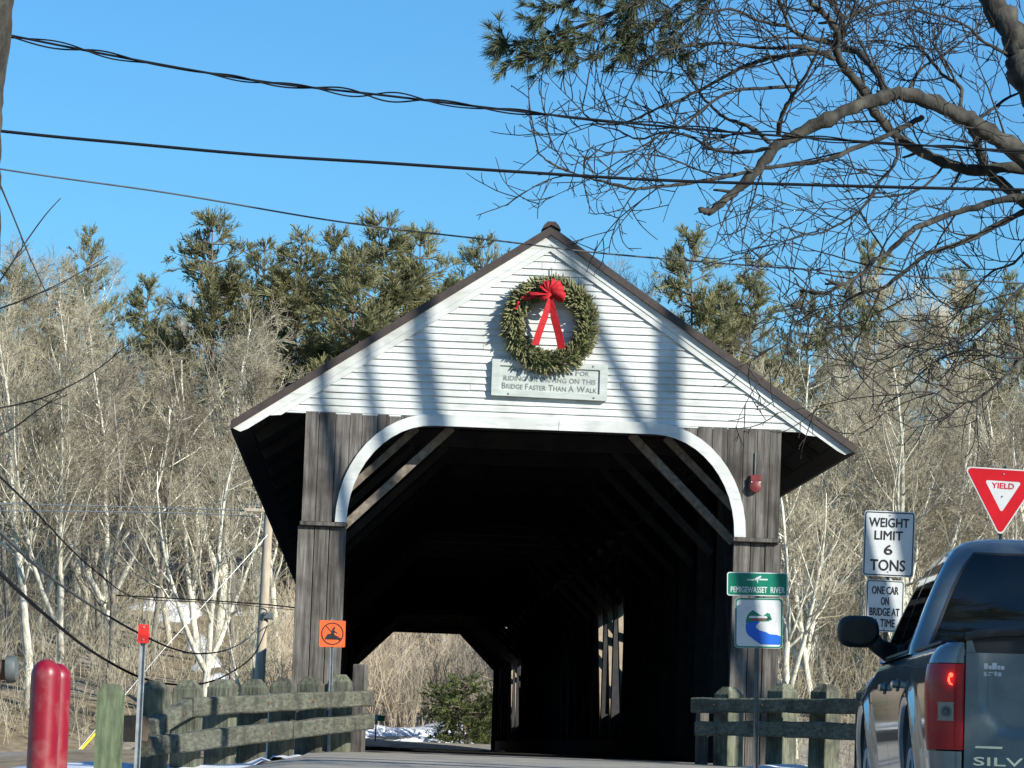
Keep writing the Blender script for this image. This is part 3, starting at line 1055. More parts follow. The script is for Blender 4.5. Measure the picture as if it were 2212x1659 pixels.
# one car
c, F2 = sign_frame(1911, 1309, 42.86, R(-4), R(-.7))
s = empty('one_car_sign', (c.x, c.y, c.z - .31))
tag(s, 'smaller white sign reading ONE CAR ON BRIDGE AT A TIME', 'road sign')
MB().prism(rrect(.455, .62, .03), 0, .003, F2).build('panel', M['sign_white'], s, recalc=True)
MB().ring(rrect(.435, .60, .026), rrect(.415, .58, .02), .0035, .005, F2).build('border', M['sign_black'], s, recalc=True)
tx = MB()
for t, v, w in (('ONE CAR', .140, .315), ('ON', .012, .092), ('BRIDGE AT', -.118, .355), ('A TIME', -.25, .25)):
    text_mb(MB(), t, .092, F2, 0, v, .0055, w, .030).build('lettering', M['sign_black'], s)
bolts(F2, ((0, .265), (0, -.275)), .004, s)
# yield
c, F = sign_frame(2166, 1062, 41.0, R(-10), R(-2.2))
s = empty('yield_sign', (c.x, c.y, ground_z(c.x, c.y)))
tag(s, 'red and white triangular YIELD sign above the pickup cab', 'road sign')


def tri(side, r=.05, n=5):
    h = side * .866
    pts = []
    ir = h / 3
    C = [(0, -2 * ir), (side / 2, ir), (-side / 2, ir)]
    for i, (x, y) in enumerate(C):
        L = math.hypot(x, y)
        cx, cy = x * (1 - 2 * r / L), y * (1 - 2 * r / L)
        a0 = math.atan2(y, x)
        for k_ in range(n + 1):
            a = a0 + R(-60 + 120 * k_ / n)
            pts.append((cx + r * math.cos(a), cy + r * math.sin(a)))
    return pts


MB().prism(tri(.915, .045), 0, .003, F).build('panel', M['sign_white'], s, recalc=True)
MB().ring(tri(.865, .038), tri(.42, .02), .0035, .005, F).build('red_band', M['sign_red'], s, recalc=True)
tx = MB()
text_mb(tx, 'YIELD', .062, F, 0, .035, .0055, .25, .03)
tx.build('lettering', M['sign_red'], s)
bolts(F, ((0, -.055), (0, .2)), .006, s)
channel_post(F, .30, ground_z(c.x, c.y) - .3, s, 'galv_dark', w=.055)
# river name
c, F = sign_frame(1636, 1262, 44.5, R(3), R(1.2))
s = empty('river_name_sign', (c.x, c.y, ground_z(c.x, c.y)))
tag(s, 'green street-name style sign reading PEMIGEWASSET RIVER', 'road sign')
MB().prism(rrect(.76, .292, .03), 0, .003, F).build('panel', M['sign_white'], s, recalc=True)
MB().prism(rrect(.735, .268, .024), .0032, .0045, F).build('green_face', M['sign_green'], s, recalc=True)
tx = MB()
text_mb(MB(), 'PEMIGEWASSET', .072, F, -.105, -.105, .005, .455, .02).build('lettering', M['sign_white'], s)
text_mb(MB(), 'RIVER', .072, F, .255, -.105, .005, .175, .02).build('lettering', M['sign_white'], s)
mb = MB()
for poly in ([(-.13, .045), (-.045, .045), (-.03, .062), (-.13, .062)], [(.13, .05), (.02, .05), (.03, .068), (.13, .068)], [(-.052, .055), (-.01, .048), (.003, .008), (.012, .06), (.048, .088), (.045, .108), (-.01, .085)]):
    mb.add([F(u, v, .0052) for u, v in poly], [tuple(range(len(poly)))])
mb.build('emblem', M['sign_white'], s)
channel_post(F, .16, ground_z(c.x, c.y) - .3, s, 'galv_dark', w=.06)
# river picture sign
c, F = sign_frame(1639, 1346, 44.45, R(3), R(1.2))
s = empty('river_picture_sign', (c.x, c.y, c.z - .3))
tag(s, 'square white sign picturing a blue river bend, hills and a covered bridge', 'road sign')
MB().prism(rrect(.60, .62, .05), 0, .003, F).build('panel', M['sign_white'], s, recalc=True)
MB().ring(rrect(.592, .612, .048), rrect(.555, .575, .035), .0032, .0045, F).build('green_border', M['sign_green'], s, recalc=True)


def pic(name, poly, w, mname):
    poly = [((x - 782) / 1308.0, -(y - 1060) / 1308.0) for x, y in poly]
    MB().add([F(u, v, w) for u, v in poly], [tuple(range(len(poly)))]).build(name, M[mname], s)


pic('hills', [(570, 1075), (570, 1010), (590, 950), (620, 900), (680, 850), (740, 885), (800, 925), (850, 945), (920, 890), (960, 905), (1000, 1000), (940, 1030), (720, 1035), (640, 1045)], .0050, 'sign_green')
pic('river', [(570, 1080), (640, 1045), (720, 1030), (800, 1038), (750, 1085), (728, 1130), (790, 1175), (900, 1205), (960, 1235), (1080, 1245), (1145, 1270), (1145, 1405), (820, 1405), (720, 1340), (610, 1260), (575, 1200), (566, 1130)], .0056, 'sign_blue')
pic('bridge_wall', [(640, 980), (900, 980), (890, 1018), (650, 1022)], .0062, 'sign_brown')
pic('bridge_roof', [(628, 948), (900, 943), (930, 978), (622, 980)], .0066, 'sign_white')
pic('bridge_gable', [(900, 1000), (945, 945), (975, 985), (930, 1005)], .0069, 'sign_black')
mb = MB()
for i in range(15):
    a = R(200 - 220 * i / 14)
    cx, cy = 785 + 285 * math.cos(a), 1010 - 235 * math.sin(a)
    q = [(cx - 17, cy - 14), (cx + 17, cy - 14), (cx + 17, cy + 14), (cx - 17, cy + 14)]
    if i in (3, 8, 9): continue
    mb.add([F((x - 782) / 1308.0, -(y - 1060) / 1308.0, .0045) for x, y in q], [(0, 1, 2, 3)])
M['faded'] = mat('faded_print', (.45, .55, .52), (.55, .62, .60), rough=.5, nscale=30)
mb.build('faded_lettering', M['faded'], s)
# no snowmobiles
c, F = sign_frame(718, 1369, 46.3, R(2), R(.6))
s = empty('snowmobile_sign', (c.x, c.y, ground_z(c.x, c.y)))
tag(s, 'small orange no-snowmobiles sign on a thin post by left portal', 'road sign')
MB().prism(rrect(.335, .34, .015), 0, .003, F).build('panel', M['sign_orange'], s, recalc=True)
ci = lambda r: [(r * math.cos(a), r * math.sin(a)) for a in np.linspace(0, 2 * math.pi, 33)[:-1]]
MB().ring(ci(.145), ci(.130), .0035, .005, F).build('ring', M['sign_black'], s, recalc=True)
MB().prism([(-.10, .105), (-.09, .112), (.10, -.08), (.093, -.092)], .0035, .005, F).build('slash', M['sign_black'], s, recalc=True)
mb = MB()
for poly in ([(-.10, -.075), (.105, -.075), (.115, -.05), (.06, -.045), (-.09, -.05)], [(-.085, -.045), (-.06, -.005), (-.01, .0), (.03, -.02), (.095, -.035), (.06, -.047), (-.06, -.05)],
             [(-.02, -.005), (-.005, .055), (.02, .06), (.03, .03), (.02, -.01)], [(.0, .06), (.018, .09), (.038, .08), (.03, .058)], [(.02, .04), (.065, .015), (.07, .0), (.02, .02)]):
    mb.add([F(u, v, .0055) for u, v in poly], [tuple(range(len(poly)))])
mb.build('snowmobile_symbol', M['sign_black'], s)
channel_post(F, .19, ground_z(c.x, c.y) - .3, s, 'galv', w=.04)

# delineator post with red reflector
c, F = sign_frame(310, 1369, 30.0, R(6), R(-.2))
s = empty('delineator_post', (c.x, c.y, ground_z(c.x, c.y)))
tag(s, 'thin steel post topped with a red reflector in front of the fence', 'marker')
MB().prism(rrect(.090, .155, .008), 0, .004, F).build('reflector', M['reflector'], s, recalc=True)
channel_post(F, -.05, ground_z(c.x, c.y) - .3, s, 'galv', w=.052, name='post')
bolts(F, ((0, .055), (0, -.05)), .005, s)
# red and white stake behind the fence
b = P(584, 1497, 45.6)
s = empty('marker_stake', (b.x, b.y, ground_z(b.x, b.y)))
tag(s, 'slim white stake with a red band behind the left fence', 'marker')
zz = ground_z(b.x, b.y) - .2
for i, (z0, z1, mm_) in enumerate(((zz, b.z - .62, 'sign_white'), (b.z - .62, b.z - .42, 'sign_red'), (b.z - .42, b.z, 'sign_white'))):
    MB().lathe([(.036, z0), (.036, z1)], (b.x, b.y, 0), 12).build('band' if i == 1 else 'shaft', M[mm_], s, smooth=True)

# red bollards and dry hydrant at left
for px, py, D, w, lb in ((101, 1424, 22.0, .184, 'bright red dome-topped bollard in front, left of the fence'), (126, 1433, 23.2, .176, 'red bollard half hidden behind the nearer red one')):
    t = P(px, py, D)
    r = w / 2
    z0 = ground_z(t.x, t.y) - .1
    s = empty('red_bollard', (t.x, t.y, z0))
    tag(s, lb, 'bollard', 'red bollards')
    prof = [(r, z0), (r, t.z - r * 1.15)] + [(r * math.cos(R(a)), t.z - r * 1.15 + r * 1.15 * math.sin(R(a))) for a in (12, 25, 38, 50, 62, 74, 83)] + [(.003, t.z)]
    MB().lathe(prof, (t.x, t.y, 0), 32).build('sleeve', M['red'], s, smooth=True)
    MB().lathe([(r + .03, z0), (r + .03, z0 + .13)], (t.x, t.y, 0), 24).build('base', M['stone'], s, smooth=True)
t = P(-20, 1447, 22.6)
s = empty('dry_hydrant', (t.x, t.y, ground_z(t.x, t.y)))
tag(s, 'rusty standpipe with a dull steel hose cap at left edge', 'hydrant')
e = P(18, 1446, 22.6)
RX = Matrix.Rotation(R(90), 3, 'Y')
dirx = (e - t).normalized()
MB().tube([(t.x, t.y, ground_z(t.x, t.y) - .2), (t.x, t.y, t.z - .06), (t.x + .02, t.y, t.z - .015), (t.x + .06, t.y, t.z), e], .065, 16).build('standpipe', M['rust'], s, smooth=True)
MB().tube([e - dirx * .01, e + dirx * .02, e + dirx * .05, e + dirx * .065], [.088, .088, .08, .04], 18).build('cap', M['galv_dark'], s, smooth=True)
MB().tube([e + dirx * .05, P(52, 1440, 22.6), P(57, 1432, 22.6)], .007, 6).build('chain', M['galv_dark'], s)

# ------------------------------------------------------------------ utility pole across the river, cables
pp = P(570, 1300, 124.0)
pole = empty('utility_pole', (pp.x, pp.y, ground_z(pp.x, pp.y)))
tag(pole, 'pale wooden utility pole beyond the left eave of the bridge', 'utility pole')
top = P(582, 1085, 124.0)
base = Vector((pp.x - .12, pp.y, ground_z(pp.x, pp.y) - .3))
MB().tube([base, base.lerp(top, .5), top], [.21, .185, .155], 14).build('shaft', M['pole'], pole, smooth=True)
for zo in (.30,):
    q = top - Vector((0, 0, zo))
    MB().bevbox(q + Vector((0, -.2, 0)), (1.7, .10, .11), .01).build('crossarm', M['pole'], pole)
    for dx in (-.75, -.4, .4, .75):
        MB().lathe([(.035, 0), (.06, .04), (.03, .1), (.05, .13), (.02, .17)], q + Vector((dx, -.2, .065)), 10).build('insulator', M['galv_dark'], pole)
q = P(579, 1330, 123.6)
MB().bevbox(q, (.35, .3, .25), .03).build('splice_box', M['galv_dark'], pole)


def spline(pts, n=8):
    pts = [Vector(p) for p in pts]
    outp = []
    k = len(pts)
    for i in range(k - 1):
        p0, p1, p2, p3 = pts[max(i - 1, 0)], pts[i], pts[i + 1], pts[min(i + 2, k - 1)]
        for j in range(n):
            t = j / n
            outp.append(.5 * ((2 * p1) + (p2 - p0) * t + (2 * p0 - 5 * p1 + 4 * p2 - p3) * t * t + (3 * p1 - p0 - 3 * p2 + p3) * t ** 3))
    outp.append(pts[-1])
    return outp


def cable(name, pts, r, label, mname='cable', group=None, n=8):
    sp = spline([P(*q) for q in pts], n)
    o = MB().tube(sp, r, 6).build(name, M[mname], smooth='all')
    return tag(o, label, 'cable', group)


D1 = 26.0
w1 = [(-1500, -330), (-700, -95), (-300, 10), (0, 72), (280, 127), (560, 175), (830, 206), (1100, 238), (1350, 265), (1600, 287), (1900, 308), (2212, 327), (2600, 345), (3300, 360), (4000, 362)]
sp = spline([P(x, y, D1) for x, y in w1], 24)
wire = empty('twisted_cable', sp[len(sp) // 2])
tag(wire, 'topmost overhead cable, a loosely twisted bundle of black strands', 'cable')
rg = random.Random(8)
for k_, (amp, r) in enumerate(((0.0, .0085), (.020, .006), (.020, .0055))):
    pts = []
    ph = 0
    for i, p in enumerate(sp):
        am = amp * (1 + .55 * math.sin(i * .09 + 1.2) + .3 * math.sin(i * .23))
        a = i * .27 + k_ * 2.6 + .8 * math.sin(i * .05)
        pts.append(p + UP * (am * math.sin(a) - amp * .2) + fw * (am * math.cos(a)))
    MB().tube(pts, r, 6).build('strand', M['cable'], wire, smooth='all')
cable('overhead_cable', [(-1500, 105, 26), (-700, 205, 26), (0, 283, 26), (280, 310, 26), (560, 335, 26), (830, 352, 26), (1100, 370, 26), (1400, 388, 26), (1700, 398, 26), (2212, 410, 26), (2900, 415, 26), (3800, 400, 26)], .0115, 'thick straight black overhead cable, second from top')
cable('overhead_cable', [(-1400, 120, 31), (-600, 265, 31), (0, 365, 31), (370, 418, 31), (740, 480, 31), (1100, 523, 31), (1300, 547, 31), (1600, 572, 31), (1900, 592, 31), (2212, 612, 31), (2900, 640, 31), (3800, 650, 31)], .0075, 'thin overhead cable crossing in front of the gable peak', 'cable_grey')
cable('sagging_cable', [(-160, 990, 22), (0, 1150, 30), (100, 1240, 38), (200, 1310, 47), (300, 1368, 58), (380, 1403, 72), (440, 1412, 85), (500, 1400, 100), (545, 1370, 112), (577, 1325, 123.5)], .018, 'sagging grey cable passing behind the red reflector to the pole', 'cable_grey')
cable('sagging_cable', [(-160, 1080, 22), (0, 1238, 30), (100, 1330, 38), (200, 1408, 47), (300, 1462, 58), (370, 1478, 70), (440, 1476, 82), (500, 1452, 98), (550, 1412, 112), (577, 1352, 123.5)], .020, 'lowest sagging black cable dipping just above the fence posts')
cable('sagging_cable', [(-160, 880, 24), (0, 1030, 30), (77, 1106, 36), (160, 1193, 46), (220, 1245, 55), (273, 1283, 66), (330, 1296, 78), (480, 1303, 100), (640, 1318, 125)], .010, 'thin dark cable swooping down from left edge towards the bridge eave')
cable('far_wire', [(-200, 1102, 124), (100, 1104, 124), (380, 1108, 124), (560, 1116, 123.9)], .018, 'pale level wire reaching the crossarm of the pole', 'galv')
cable('far_wire', [(-200, 1082, 124), (100, 1090, 124), (380, 1098, 124), (560, 1104, 123.9)], .018, 'upper pale wire just above the level wire to the pole', 'galv')
cable('far_wire', [(250, 1286, 123), (400, 1294, 123.2), (575, 1306, 123.4), (660, 1316, 123)], .022, 'dark wire crossing in front of the snow patch behind the pole', 'cable')
gy = empty('guy_wire', P(150, 1650, 118))
tag(gy, 'slanting guy wire of the pole with a yellow sleeve low down', 'guy wire')
MB().tube([P(578, 1155, 123.7), P(353, 1403, 121), P(110, 1690, 117)], .010, 6).build('wire', M['galv'], gy)
MB().tube([P(228, 1560, 119.0), P(100, 1703, 117)], .045, 8).build('sleeve', M['yellow'], gy, smooth='all')

# ------------------------------------------------------------------ pickup truck
fh = Vector((math.sin(YAW), math.cos(YAW), 0))
tp = Vector((CAM.x, CAM.y, 0)) + fh * 20.0 + r0 * 3.37
truck = empty('pickup_truck', (tp.x, tp.y, road_z(tp.y) - .005), -R(3.9))
tag(truck, 'dark blue-grey pickup truck seen from behind, brake lamp lit', 'pickup truck')


def hx(z):
    return float(np.interp(z, [.36, .5, .7, .9, 1.0, 1.07, 1.12, 1.16, 1.19, 1.205], [.952, .968, .99, .998, .996, .986, .970, .948, .918, .885]))


WC = (1.22, 4.84)
AR = .475


def zbot(y):
    z = .38
    for c_ in WC:
        d = abs(y - c_)
        if d < AR:
            z = max(z, .40 + math.sqrt(AR * AR - d * d))
    return z


def ztop(y):
    return float(np.interp(y, [0, 4.3, 4.6, 5.3, 5.75, 5.85], [1.205, 1.205, 1.185, 1.13, 1.06, .98]))


def side_x(y, z):
    x = hx(z * 1.205 / max(ztop(y), .9)) if y > 4.3 else hx(z)
    for c_ in WC:
        r = math.hypot(y - c_, z - .40)
        x += .036 * math.exp(-((r - .545) / .065) ** 2) * (1 if z < .92 else max(0, 1 - (z - .92) / .12))
    x -= .10 * ss(5.35, 5.85, y) ** 2
    return x


def side_panel(name, ya, yb, sg, mname='paint', parent=None):
    n = max(6, int((yb - ya) / .045))
    rows = []
    for i in range(n + 1):
        y = ya + (yb - ya) * i / n
        z0, z1 = zbot(y), ztop(y)
        row = []
        zs = [z0 + (z1 - z0) * t for t in (0, .1, .2, .3, .4, .5, .6, .7, .78, .85, .9, .94, .97, 1)]
        for z in zs:
            row.append((sg * side_x(y, z), y, z))
        row.append((sg * (side_x(y, z1) - .07), y, z1 + .006))
        row.insert(0, (sg * (side_x(y, z0) - .12), y, z0 + .004))
        rows.append(row)
    # close ends inward
    first = [(sg * (abs(p[0]) - .05), p[1] + .002, p[2]) for p in rows[0]]
    last = [(sg * (abs(p[0]) - .05), p[1] - .002, p[2]) for p in rows[-1]]
    return MB().grid([first] + rows + [last]).build(name, M[mname], parent or truck, smooth=True, local=True, recalc=True)


for sg in (-1, 1):
    side_panel('bedside', .165, 1.955, sg)
    d1 = side_panel('door', 1.968, 2.99, sg)
    d2 = side_panel('door', 3.0, 4.18, sg)
    side_panel('front_fender', 4.19, 5.85, sg)
    for d_, yh in ((d1, 2.13), (d2, 3.16)):
        MB().bevbox((sg * 1.012, yh, 1.005), (.045, .20, .045), .016).build('door_handle', M['paint'], d_, smooth=True, local=True)
        MB().bevbox((sg * .976, yh, 1.0), (.05, .16, .09), .02).build('handle_cup', M['trim'], d_, smooth=True, local=True)
    # rear corner with tail lamp
    def corner(z0, z1, nz, dx=0.0, s0=0.0, s1=1.0):
        rows = []
        for i in range(nz + 1):
            z_ = z0 + (z1 - z0) * i / nz
            row = []
            for k_ in range(13):
                s_ = s0 + (s1 - s0) * k_ / 12
                a = s_ * math.pi / 2
                row.append((sg * (.802 + (side_x(.165, z_) - .802 + dx) * math.sin(a)), (.165) * (1 - math.cos(a)) - dx, z_))
            rows.append(row)
        return rows
    mb = MB().grid(corner(1.09, 1.205, 6))
    top_ = corner(1.205, 1.205, 1)[0]
    mb.grid([top_, [(sg * (abs(p[0]) - .05), p[1] + .06, 1.212) for p in top_]])
    mb.build('corner_panel', M['paint'], truck, smooth=True, local=True, recalc=True)
    MB().grid(corner(.38, .60, 5)).build('corner_panel', M['paint'], truck, smooth=True, local=True, recalc=True)
    lamp = MB().grid(corner(.608, 1.085, 14, .006, 0.02, .99))
    rim0 = corner(.608, 1.085, 14, .006, .02, .99)
    edge = rim0[0] + [r_[-1] for r_ in rim0] + rim0[-1][::-1] + [r_[0] for r_ in rim0][::-1]
    lamp.grid([edge, [(sg * (abs(p[0]) - .03), p[1] + .03, p[2]) for p in edge]], close=True)
    lamp = lamp.build('tail_lamp', M['lens_red'], truck, smooth=True, local=True, recalc=True)
    MB().grid(corner(.775, .865, 4, .010, .16, .46)).build('reverse_lens', M['lens_clear'], lamp, smooth=True, local=True, recalc=True)
    MB().lathe([(.030, 0), (.030, .012), (.018, .014), (.014, .004)], (sg * .893, .006, .82), 18, Matrix.Rotation(R(90), 3, 'X')).build('reverse_reflector', M['galv_dark'], lamp, smooth=True, local=True)
    MB().grid(corner(.768, .775, 1, .0105, .14, .48)).build('divider', M['lens_clear'], lamp, local=True, smooth=True)
    MB().grid(corner(.865, .871, 1, .0105, .14, .48)).build('divider', M['lens_clear'], lamp, local=True, smooth=True)
    if sg < 0:
        MB().lathe([(.004, 0), (.013, .003), (.012, .009), (.003, .012)], (sg * .872, -.008, 1.022), 12, Matrix.Rotation(R(90), 3, 'X')).build('lit_bulb', M['lamp_on'], lamp, smooth=True, local=True)
        mb = MB().tube([(sg * .882, -.008, 1.012), (sg * .884, -.010, .992), (sg * .876, -.011, .975), (sg * .862, -.011, .968)], [.006, .007, .006, .003], 6)
        mb.build('lit_bulb', M['lamp_on'], lamp, smooth=True, local=True)
    for zz in (.66, .70, .92, .965):
        MB().grid(corner(zz, zz + .006, 1, .0085, .05, .9)).build('lens_rib', M['lens_red'], lamp, local=True, smooth=True)

# tailgate with pressed panel
def sd_round(x, z_):
    qx = abs(x) - .70 + .20
    qz = -(z_ - .70) + .20
    qz = max(qz, 0)
    qx2 = max(qx, 0)
    return math.hypot(qx2, qz) - .20


rows = []
for i in range(37):
    z_ = .50 + (1.15 - .50) * i / 36
    row = []
    for j in range(61):
        x = -.788 + 1.576 * j / 60
        d = sd_round(x, z_)
        dep = .016 * ss(-.03, .02, -d) - .006 * math.exp(-(d / .02) ** 2)
        crown = .012 * (1 - (x / .79) ** 2)
        row.append((x, .004 + dep - crown * .5, z_))
    rows.append(row)
mb = MB().grid(rows)
edge = rows[0] + [r_[-1] for r_ in rows] + rows[-1][::-1] + [r_[0] for r_ in rows][::-1]
mb.grid([edge, [(p[0], p[1] + .05, p[2]) for p in edge]], close=True)
tg = mb.build('tailgate', M['paint_dirty'], truck, smooth='all', local=True)
# slanted outer shoulders of the tailgate beside the handle recess
for sg in (-1, 1):
    mb = MB().prism([(sg * .788, 1.152), (sg * .735, 1.152), (sg * .768, 1.252), (sg * .788, 1.262)], -.002, .06, XZ)
    mb.build('shoulder', M['paint_dirty'], tg, local=True, recalc=True)
MB().prism([(-.733, 1.153), (.733, 1.153), (.766, 1.25), (-.766, 1.25)], .016, .05, XZ).build('handle_recess', M['trim'], tg, local=True, recalc=True)
MB().bevbox((0, .012, 1.195), (.30, .03, .06), .01).build('handle', M['trim'], tg, local=True)
rows = []
for j in range(25):
    x = -.80 + 1.6 * j / 24
    e = abs(x) / .8
    zt = 1.305 - .035 * e ** 6 - .012 * e * e
    rows.append([(x, -.030 + .02 * e ** 4, zt - .045), (x, -.038 + .02 * e ** 4, zt - .02), (x, -.02, zt - .004), (x, .02, zt), (x, .06, zt - .006), (x, .065, zt - .05)])
MB().grid(rows, close=True).build('tailgate_cap', M['trim'], tg, smooth=True, local=True, recalc=True)
TF = lambda u, v, w: Vector((u, .004 - .012 * .5 * (1 - (u / .79) ** 2) - .002 - w, v))
tx = MB()
text_mb(tx, 'SILVERADO', .046, TF, -.735, .527, .004, .78, .03, 'LEFT')
tx.build('model_lettering', M['chrome'], tg, local=True)
mb = MB()
mb.prism([(-.73, .622), (-.58, .622), (-.575, .634), (-.725, .634)], .000, .004, TF)
mb.build('model_strip', M['chrome'], tg, local=True, recalc=True)
TS = lambda u, v, w: Vector((u, .004 + .016 - .006 * (1 - (u / .79) ** 2) - .003 - w, v))
mb = MB()
for (u, v, w_, h) in ((-.695, 1.062, .030, .032), (-.662, 1.062, .018, .020), (-.642, 1.062, .026, .036), (-.613, 1.062, .016, .022), (-.594, 1.062, .02, .020),
                      (-.69, 1.022, .018, .024), (-.668, 1.026, .02, .006), (-.664, 1.040, .030, .006), (-.628, 1.026, .014, .024), (-.610, 1.024, .020, .022)):
    mb.prism([(u, v), (u + w_, v), (u + w_, v + h), (u, v + h)], 0, .002, TS)
mb.build('dealer_badge', M['sticker'], tg, local=True, recalc=True)
# bed interior
mb = MB()
mb.bbox((-.80, .07, .74), (.80, 1.93, .78))
mb.bbox((-.80, 1.90, .78), (.80, 1.945, 1.18))
for sg in (-1, 1):
    mb.bbox((sg * .80, .07, .78), (sg * .84, 1.93, 1.195))
mb.build('bed_liner', M['trim'], truck, local=True, recalc=True)
for sg in (-1, 1):
    MB().beam((sg * .865, .22, 1.212), (sg * .865, 1.94, 1.212), .09, .024, bev=.01).build('bed_rail_cap', M['trim'], truck, local=True, smooth=True)
# added dark core that keeps the panel gaps black, then bumper, wheels
mb = MB()
mb.bbox((-.80, .10, .42), (.80, 5.7, .73))
mb.bbox((-.90, 2.0, .42), (.90, 4.3, 1.17))
mb.bbox((-.84, 4.3, .9), (.84, 5.5, 1.0))
mb.build('dark_core', M['trim'], truck, local=True, recalc=True)
rows = []
for j in range(21):
    x = -1.0 + 2.0 * j / 20
    e = abs(x)
    yb_ = -.17 + .16 * e ** 6
    rows.append([(x, .05, .32), (x, yb_ + .02, .32), (x, yb_, .36), (x, yb_, .455), (x, yb_ + .03, .48), (x, .05, .485)])
MB().grid(rows, close=True).build('rear_bumper', M['chrome'], truck, smooth=True, local=True, recalc=True)
rows = []
for j in range(21):
    x = -1.0 + 2.0 * j / 20
    e = abs(x)
    yb_ = 5.98 - .22 * e ** 4
    rows.append([(x, 5.6, .38), (x, yb_ - .02, .38), (x, yb_, .45), (x, yb_, .62), (x, yb_ - .04, .66), (x, 5.6, .66)])
MB().grid(rows, close=True).build('front_bumper', M['chrome'], truck, smooth=True, local=True, recalc=True)
MB().bevbox((0, 5.78, .85), (1.6, .12, .36), .03).build('grille', M['trim'], truck, local=True)
for sg in (-1, 1):
    MB().bevbox((sg * .78, 5.74, .90), (.26, .14, .26), .03).build('headlamp', M['lens_clear'], truck, local=True)
    for yc in WC:
        prof = [(.20, -.12), (.36, -.125), (.395, -.10), (.40, -.05), (.40, .05), (.395, .10), (.36, .125), (.20, .12)]
        w_ = MB().lathe(prof, (sg * .86, yc, .40), 32, Matrix.Rotation(R(90), 3, 'Y')).build('wheel', M['tyre'], truck, smooth=True, local=True)
        MB().lathe([(.05, .0), (.12, .02), (.21, .035), (.235, .01), (.235, -.1)], (sg * .955, yc, .40), 24, Matrix.Rotation(R(90) * sg, 3, 'Y')).build('rim', M['galv'], w_, smooth=True, local=True)
# hood
rows = []
for i in range(13):
    y = 4.25 + (5.84 - 4.25) * i / 12
    row = []
    for j in range(17):
        x = -1 + 2 * j / 16
        hw_ = side_x(min(y, 5.8), ztop(y)) - .055
        row.append((x * hw_, y, ztop(y) + .008 + .06 * (1 - x * x) * (1 - .5 * ss(5.4, 5.85, y)) + .02 * ss(.55, .62, abs(x)) * ss(.95, .85, abs(x))))
    rows.append(row)
rows.append([(p[0], 5.86, p[2] - .12) for p in rows[-1]])
MB().grid(rows).build('hood', M['paint'], truck, smooth='all', local=True, recalc=True)
# greenhouse
LV = [(1.190, 1.985, 4.56, .935, .10), (1.25, 1.99, 4.46, .925, .11), (1.36, 2.005, 4.31, .885, .12), (1.50, 2.03, 4.10, .835, .12), (1.65, 2.06, 3.90, .775, .12), (1.77, 2.09, 3.73, .720, .13),
      (1.85, 2.13, 3.62, .665, .14), (1.90, 2.20, 3.52, .60, .15), (1.93, 2.32, 3.40, .50, .15), (1.945, 2.50, 3.25, .35, .15)]


def gring(lv, off=0.0):
    z_, y0, y1, hw_, rad = lv
    pts = []
    for cx, cy, a0 in ((hw_ - rad, y1 - rad, 0), (-hw_ + rad, y1 - rad, 90), (-hw_ + rad, y0 + rad, 180), (hw_ - rad, y0 + rad, 270)):
        for q in range(7):
            a = R(a0 + 15 * q)
            pts.append((cx + rad * math.cos(a), cy + rad * math.sin(a), z_))
    return pts


mb = MB().grid([gring(l) for l in LV], close=True)
mb.f.append(tuple(range(len(mb.v) - 28, len(mb.v))))
cab = mb.build('cab', M['paint'], truck, smooth='all', local=True, recalc=True)


def lvi(z_, k_):
    return float(np.interp(z_, [l[0] for l in LV], [l[k_] for l in LV]))


def patch(name, mname, za, zb, fx, fn, n=8, m_=10, parent=None):
    rows = []
    for i in range(n + 1):
        z_ = za + (zb - za) * i / n
        rows.append([fn(z_, fx(z_, j / m_)) for j in range(m_ + 1)])
    return MB().grid(rows).build(name, M[mname], parent or cab, smooth='all', local=True)


rear = lambda off: (lambda z_, x: (x, lvi(z_, 1) - off, z_))
rxf = lambda mrg: (lambda z_, t: (lvi(z_, 3) - lvi(z_, 4) - mrg) * (2 * t - 1))
patch('rear_window_seal', 'trim', 1.235, 1.835, rxf(-.012), rear(.004))
patch('rear_window', 'glass', 1.25, 1.82, rxf(.008), rear(.008))
for sg in (-1, 1):
    sidef = lambda off, sg=sg: (lambda z_, y: (sg * (lvi(z_, 3) + off), y, z_))
    for (ya, yb, sl_) in ((2.22, 3.0, .0), (3.09, 4.08, 1.0)):
        fy = lambda z_, t, ya=ya, yb=yb, sl_=sl_: ya + (yb - ya - sl_ * (z_ - 1.25) * 1.05 - (0 if sl_ else 0)) * t
        patch('side_window', 'glass', 1.225, 1.775, fy, sidef(.004))
    patch('window_seal', 'trim', 1.205, 1.222, lambda z_, t: 2.15 + 2.05 * t, sidef(.006), n=2)
patch('windshield', 'glass', 1.23, 1.80, rxf(.02), lambda z_, x: (x, lvi(z_, 2) + .006, z_))
MB().bevbox((0, 2.12, 1.872), (.32, .05, .035), .01).build('stop_lamp', M['lens_red'], cab, local=True)
